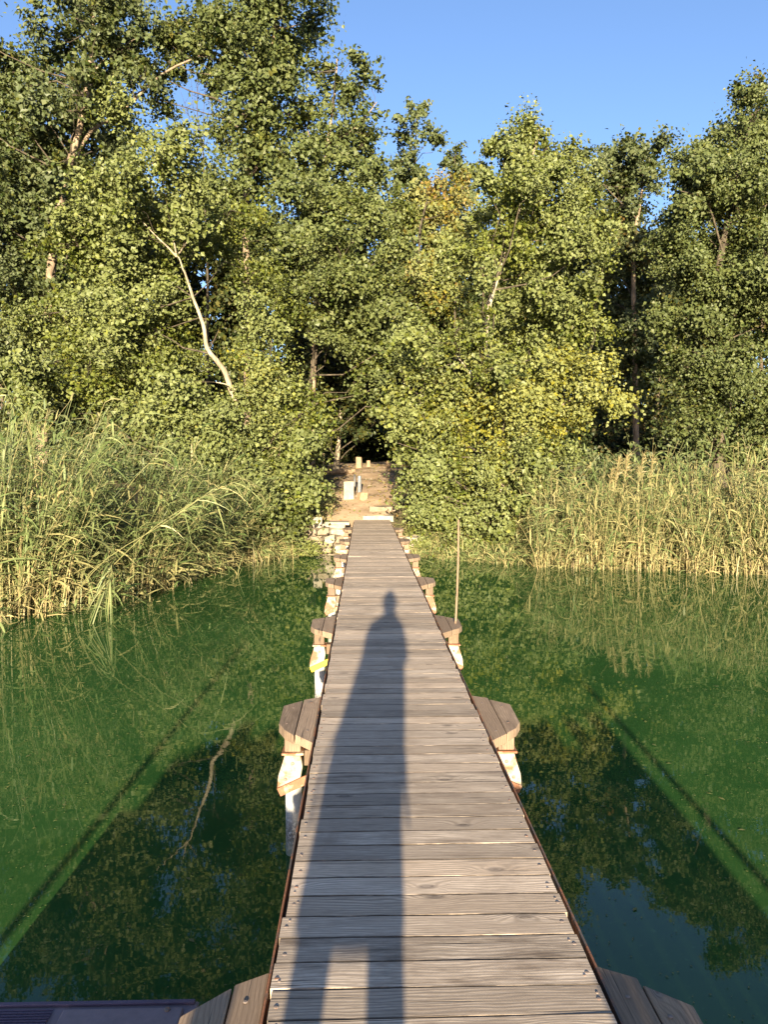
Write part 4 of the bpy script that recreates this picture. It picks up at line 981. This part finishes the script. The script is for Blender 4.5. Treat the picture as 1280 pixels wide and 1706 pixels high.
V = [(0, 0, .92, (.13, .10)), (.02, 0, 1.08, (.13, .095)), (.05, -.01, 1.25, (.145, .10)), (.08, -.02, 1.40, (.11, .085)), (.10, -.01, 1.48, .055), (.11, .01, 1.55, .05), (.115, .03, 1.61, (.072, .085)), (.118, .02, 1.70, (.068, .085)),
     (-.09, 0, .86, .085), (-.135, .02, .48, .058), (-.14, -.02, .09, .04), (-.14, .10, .04, .036), (-.14, .17, .03, .03),
     (.085, 0, .86, .085), (.105, .03, .48, .058), (.11, -.01, .09, .04), (.11, .11, .04, .036), (.11, .18, .03, .03),
     (-.045, -.01, 1.40, .055), (-.075, .02, 1.16, .045), (.06, .26, 1.38, .033), (.085, .33, 1.47, .028),
     (.205, -.01, 1.40, .055), (.225, .02, 1.16, .045), (.18, .26, 1.40, .033), (.165, .33, 1.48, .028)]
E = [(0, 1), (1, 2), (2, 3), (3, 4), (4, 5), (5, 6), (6, 7), (0, 8), (8, 9), (9, 10), (10, 11), (11, 12), (0, 13), (13, 14), (14, 15), (15, 16), (16, 17), (3, 18), (18, 19), (19, 20), (20, 21), (3, 22), (22, 23), (23, 24), (24, 25)]
link('body', skin_mesh('body', V, E), M['skin'], man)
for s_, bx_ in ((-1, .085), (1, .165)):           # hands: palm, four unequal bent fingers, thumb
    hv = [(bx_, .33, 1.47, .024), (bx_ + .002 * s_, .36, 1.505, (.034, .016)), (bx_ + .002 * s_, .375, 1.545, (.036, .014))]
    link('hand', skin_mesh('hand', hv, [(0, 1), (1, 2)]), M['skin'], man)
    for f_, (dx_, ln_) in enumerate(((-.026, .062), (-.009, .072), (.009, .068), (.025, .052))):
        fv = [(bx_ + dx_, .378, 1.548 + .004 * f_, .0095), (bx_ + dx_ - s_ * .004, .398, 1.548 + ln_ * .4, .009), (bx_ + dx_ - s_ * .012, .402, 1.548 + ln_ * .75, .008), (bx_ + dx_ - s_ * .022, .396, 1.548 + ln_, .0068)]
        link('finger', skin_mesh('finger', fv, [(0, 1), (1, 2), (2, 3)], sub=1), M['skin'], man)
    tv = [(bx_ - s_ * .024, .355, 1.51, .011), (bx_ - s_ * .045, .362, 1.535, .0105), (bx_ - s_ * .05, .366, 1.562, .009)]
    link('thumb', skin_mesh('thumb', tv, [(0, 1), (1, 2)], sub=1), M['skin'], man)
# face and hair
def blob(name, c_, r3, mat, seg=14):
    bm = bmesh.new(); bmesh.ops.create_uvsphere(bm, u_segments=seg, v_segments=seg // 2 + 2, radius=1)
    for v_ in bm.verts: v_.co = Vector((c_[0] + v_.co.x * r3[0], c_[1] + v_.co.y * r3[1], c_[2] + v_.co.z * r3[2]))
    return link(name, bm_mesh(bm, name, smooth=True), mat, man)
blob('hair', (.118, .0, 1.69), (.074, .092, .076), M['hair']); blob('topknot', (.125, -.03, 1.77), (.034, .04, .036), M['hair'], 10); blob('nose', (.118, .118, 1.635), (.012, .016, .02), M['skin'], 8)
for s_ in (-1, 1):
    blob('eye', (.118 + s_ * .03, .103, 1.655), (.012, .008, .008), M['shoe'], 8); blob('ear', (.118 + s_ * .08, .02, 1.64), (.012, .02, .03), M['skin'], 8)
blob('mouth', (.118, .108, 1.593), (.022, .006, .006), M['coat'], 8)
# coat: lofted shell with sleeves following the arms
prof = [(1.50, .10, .075, .07), (1.455, .095, .135, .085), (1.40, .085, .17, .105), (1.32, .08, .168, .115), (1.24, .065, .172, .115), (1.10, .045, .188, .12), (.90, .01, .203, .13), (.74, -.015, .20, .135), (.66, -.02, .19, .135), (.55, -.022, .192, .13), (.525, -.022, .188, .125)]
g = Geo(); seg = 28; vv = []
for z_, cx, rx, ry in prof:
    for k_ in range(seg):
        a_ = 2 * math.pi * k_ / seg; fold = 1 + (.03 * math.sin(a_ * 7) * max(0, (1.1 - z_)))
        vv.append((cx + rx * fold * math.cos(a_), ry * fold * math.sin(a_) - .005, z_))
qq = [(r0 * seg + k_, r0 * seg + (k_ + 1) % seg, (r0 + 1) * seg + (k_ + 1) % seg, (r0 + 1) * seg + k_) for r0 in range(len(prof) - 1) for k_ in range(seg)]
g.add(vv, qq); link('coat', g.mesh('coat', True), M['coat'], man)
for a_ in ((18, 19, 20), (22, 23, 24)):
    pts = [V[i_][:3] for i_ in a_]; link('sleeve', skin_mesh('sleeve', [(*pts[0], .06), (*pts[1], .05), (*pts[2], .045)], [(0, 1), (1, 2)]), M['coat'], man)
for cx, zt in ((-.235, .80), (.20, .80)):         # coat cords added to cast thin slivers beside the body's shadow
    g = Geo(); g.tube([[cx + (.05 if cx < 0 else -.02), 0, zt + .10], [cx, .0, zt], [cx - .005, .0, zt - .07], [cx, .0, zt - .14]], [.006, .009, .010, .008], 6, True)
    link('shadow_cord', g.mesh('shadow_cord', True), M['coat'], man)
for i0, i1, i2 in ((8, 9, 10), (13, 14, 15)):
    link('trouser_leg', skin_mesh('trouser_leg', [(*V[i0][:3], .09), (*V[i1][:3], .062), (V[i2][0], V[i2][1], .10, .058)], [(0, 1), (1, 2)]), M['trouser'], man)
for x_ in (-.14, .11):
    link('shoe', skin_mesh('shoe', [(x_, -.05, .042, .040), (x_, .05, .042, .042), (x_, .15, .036, .036), (x_, .20, .03, .026)], [(0, 1), (1, 2), (2, 3)]), M['shoe'], man)
bm = bmesh.new(); bm_box(bm, -.0375, .0375, -.0045, .0045, -.125, .035)
tag(link('phone', bm_mesh(bm, 'phone', .003, 2), M['phone'], None, (-.005, -.02, CAMZ)), 'phone held up in both hands by the person on the pier', 'phone')

print('TRIS', sum(sum(len(p.vertices) - 2 for p in me.polygons) if len(me.polygons) < 2000 else len(me.polygons) * 2 for me in bpy.data.meshes if me.users))
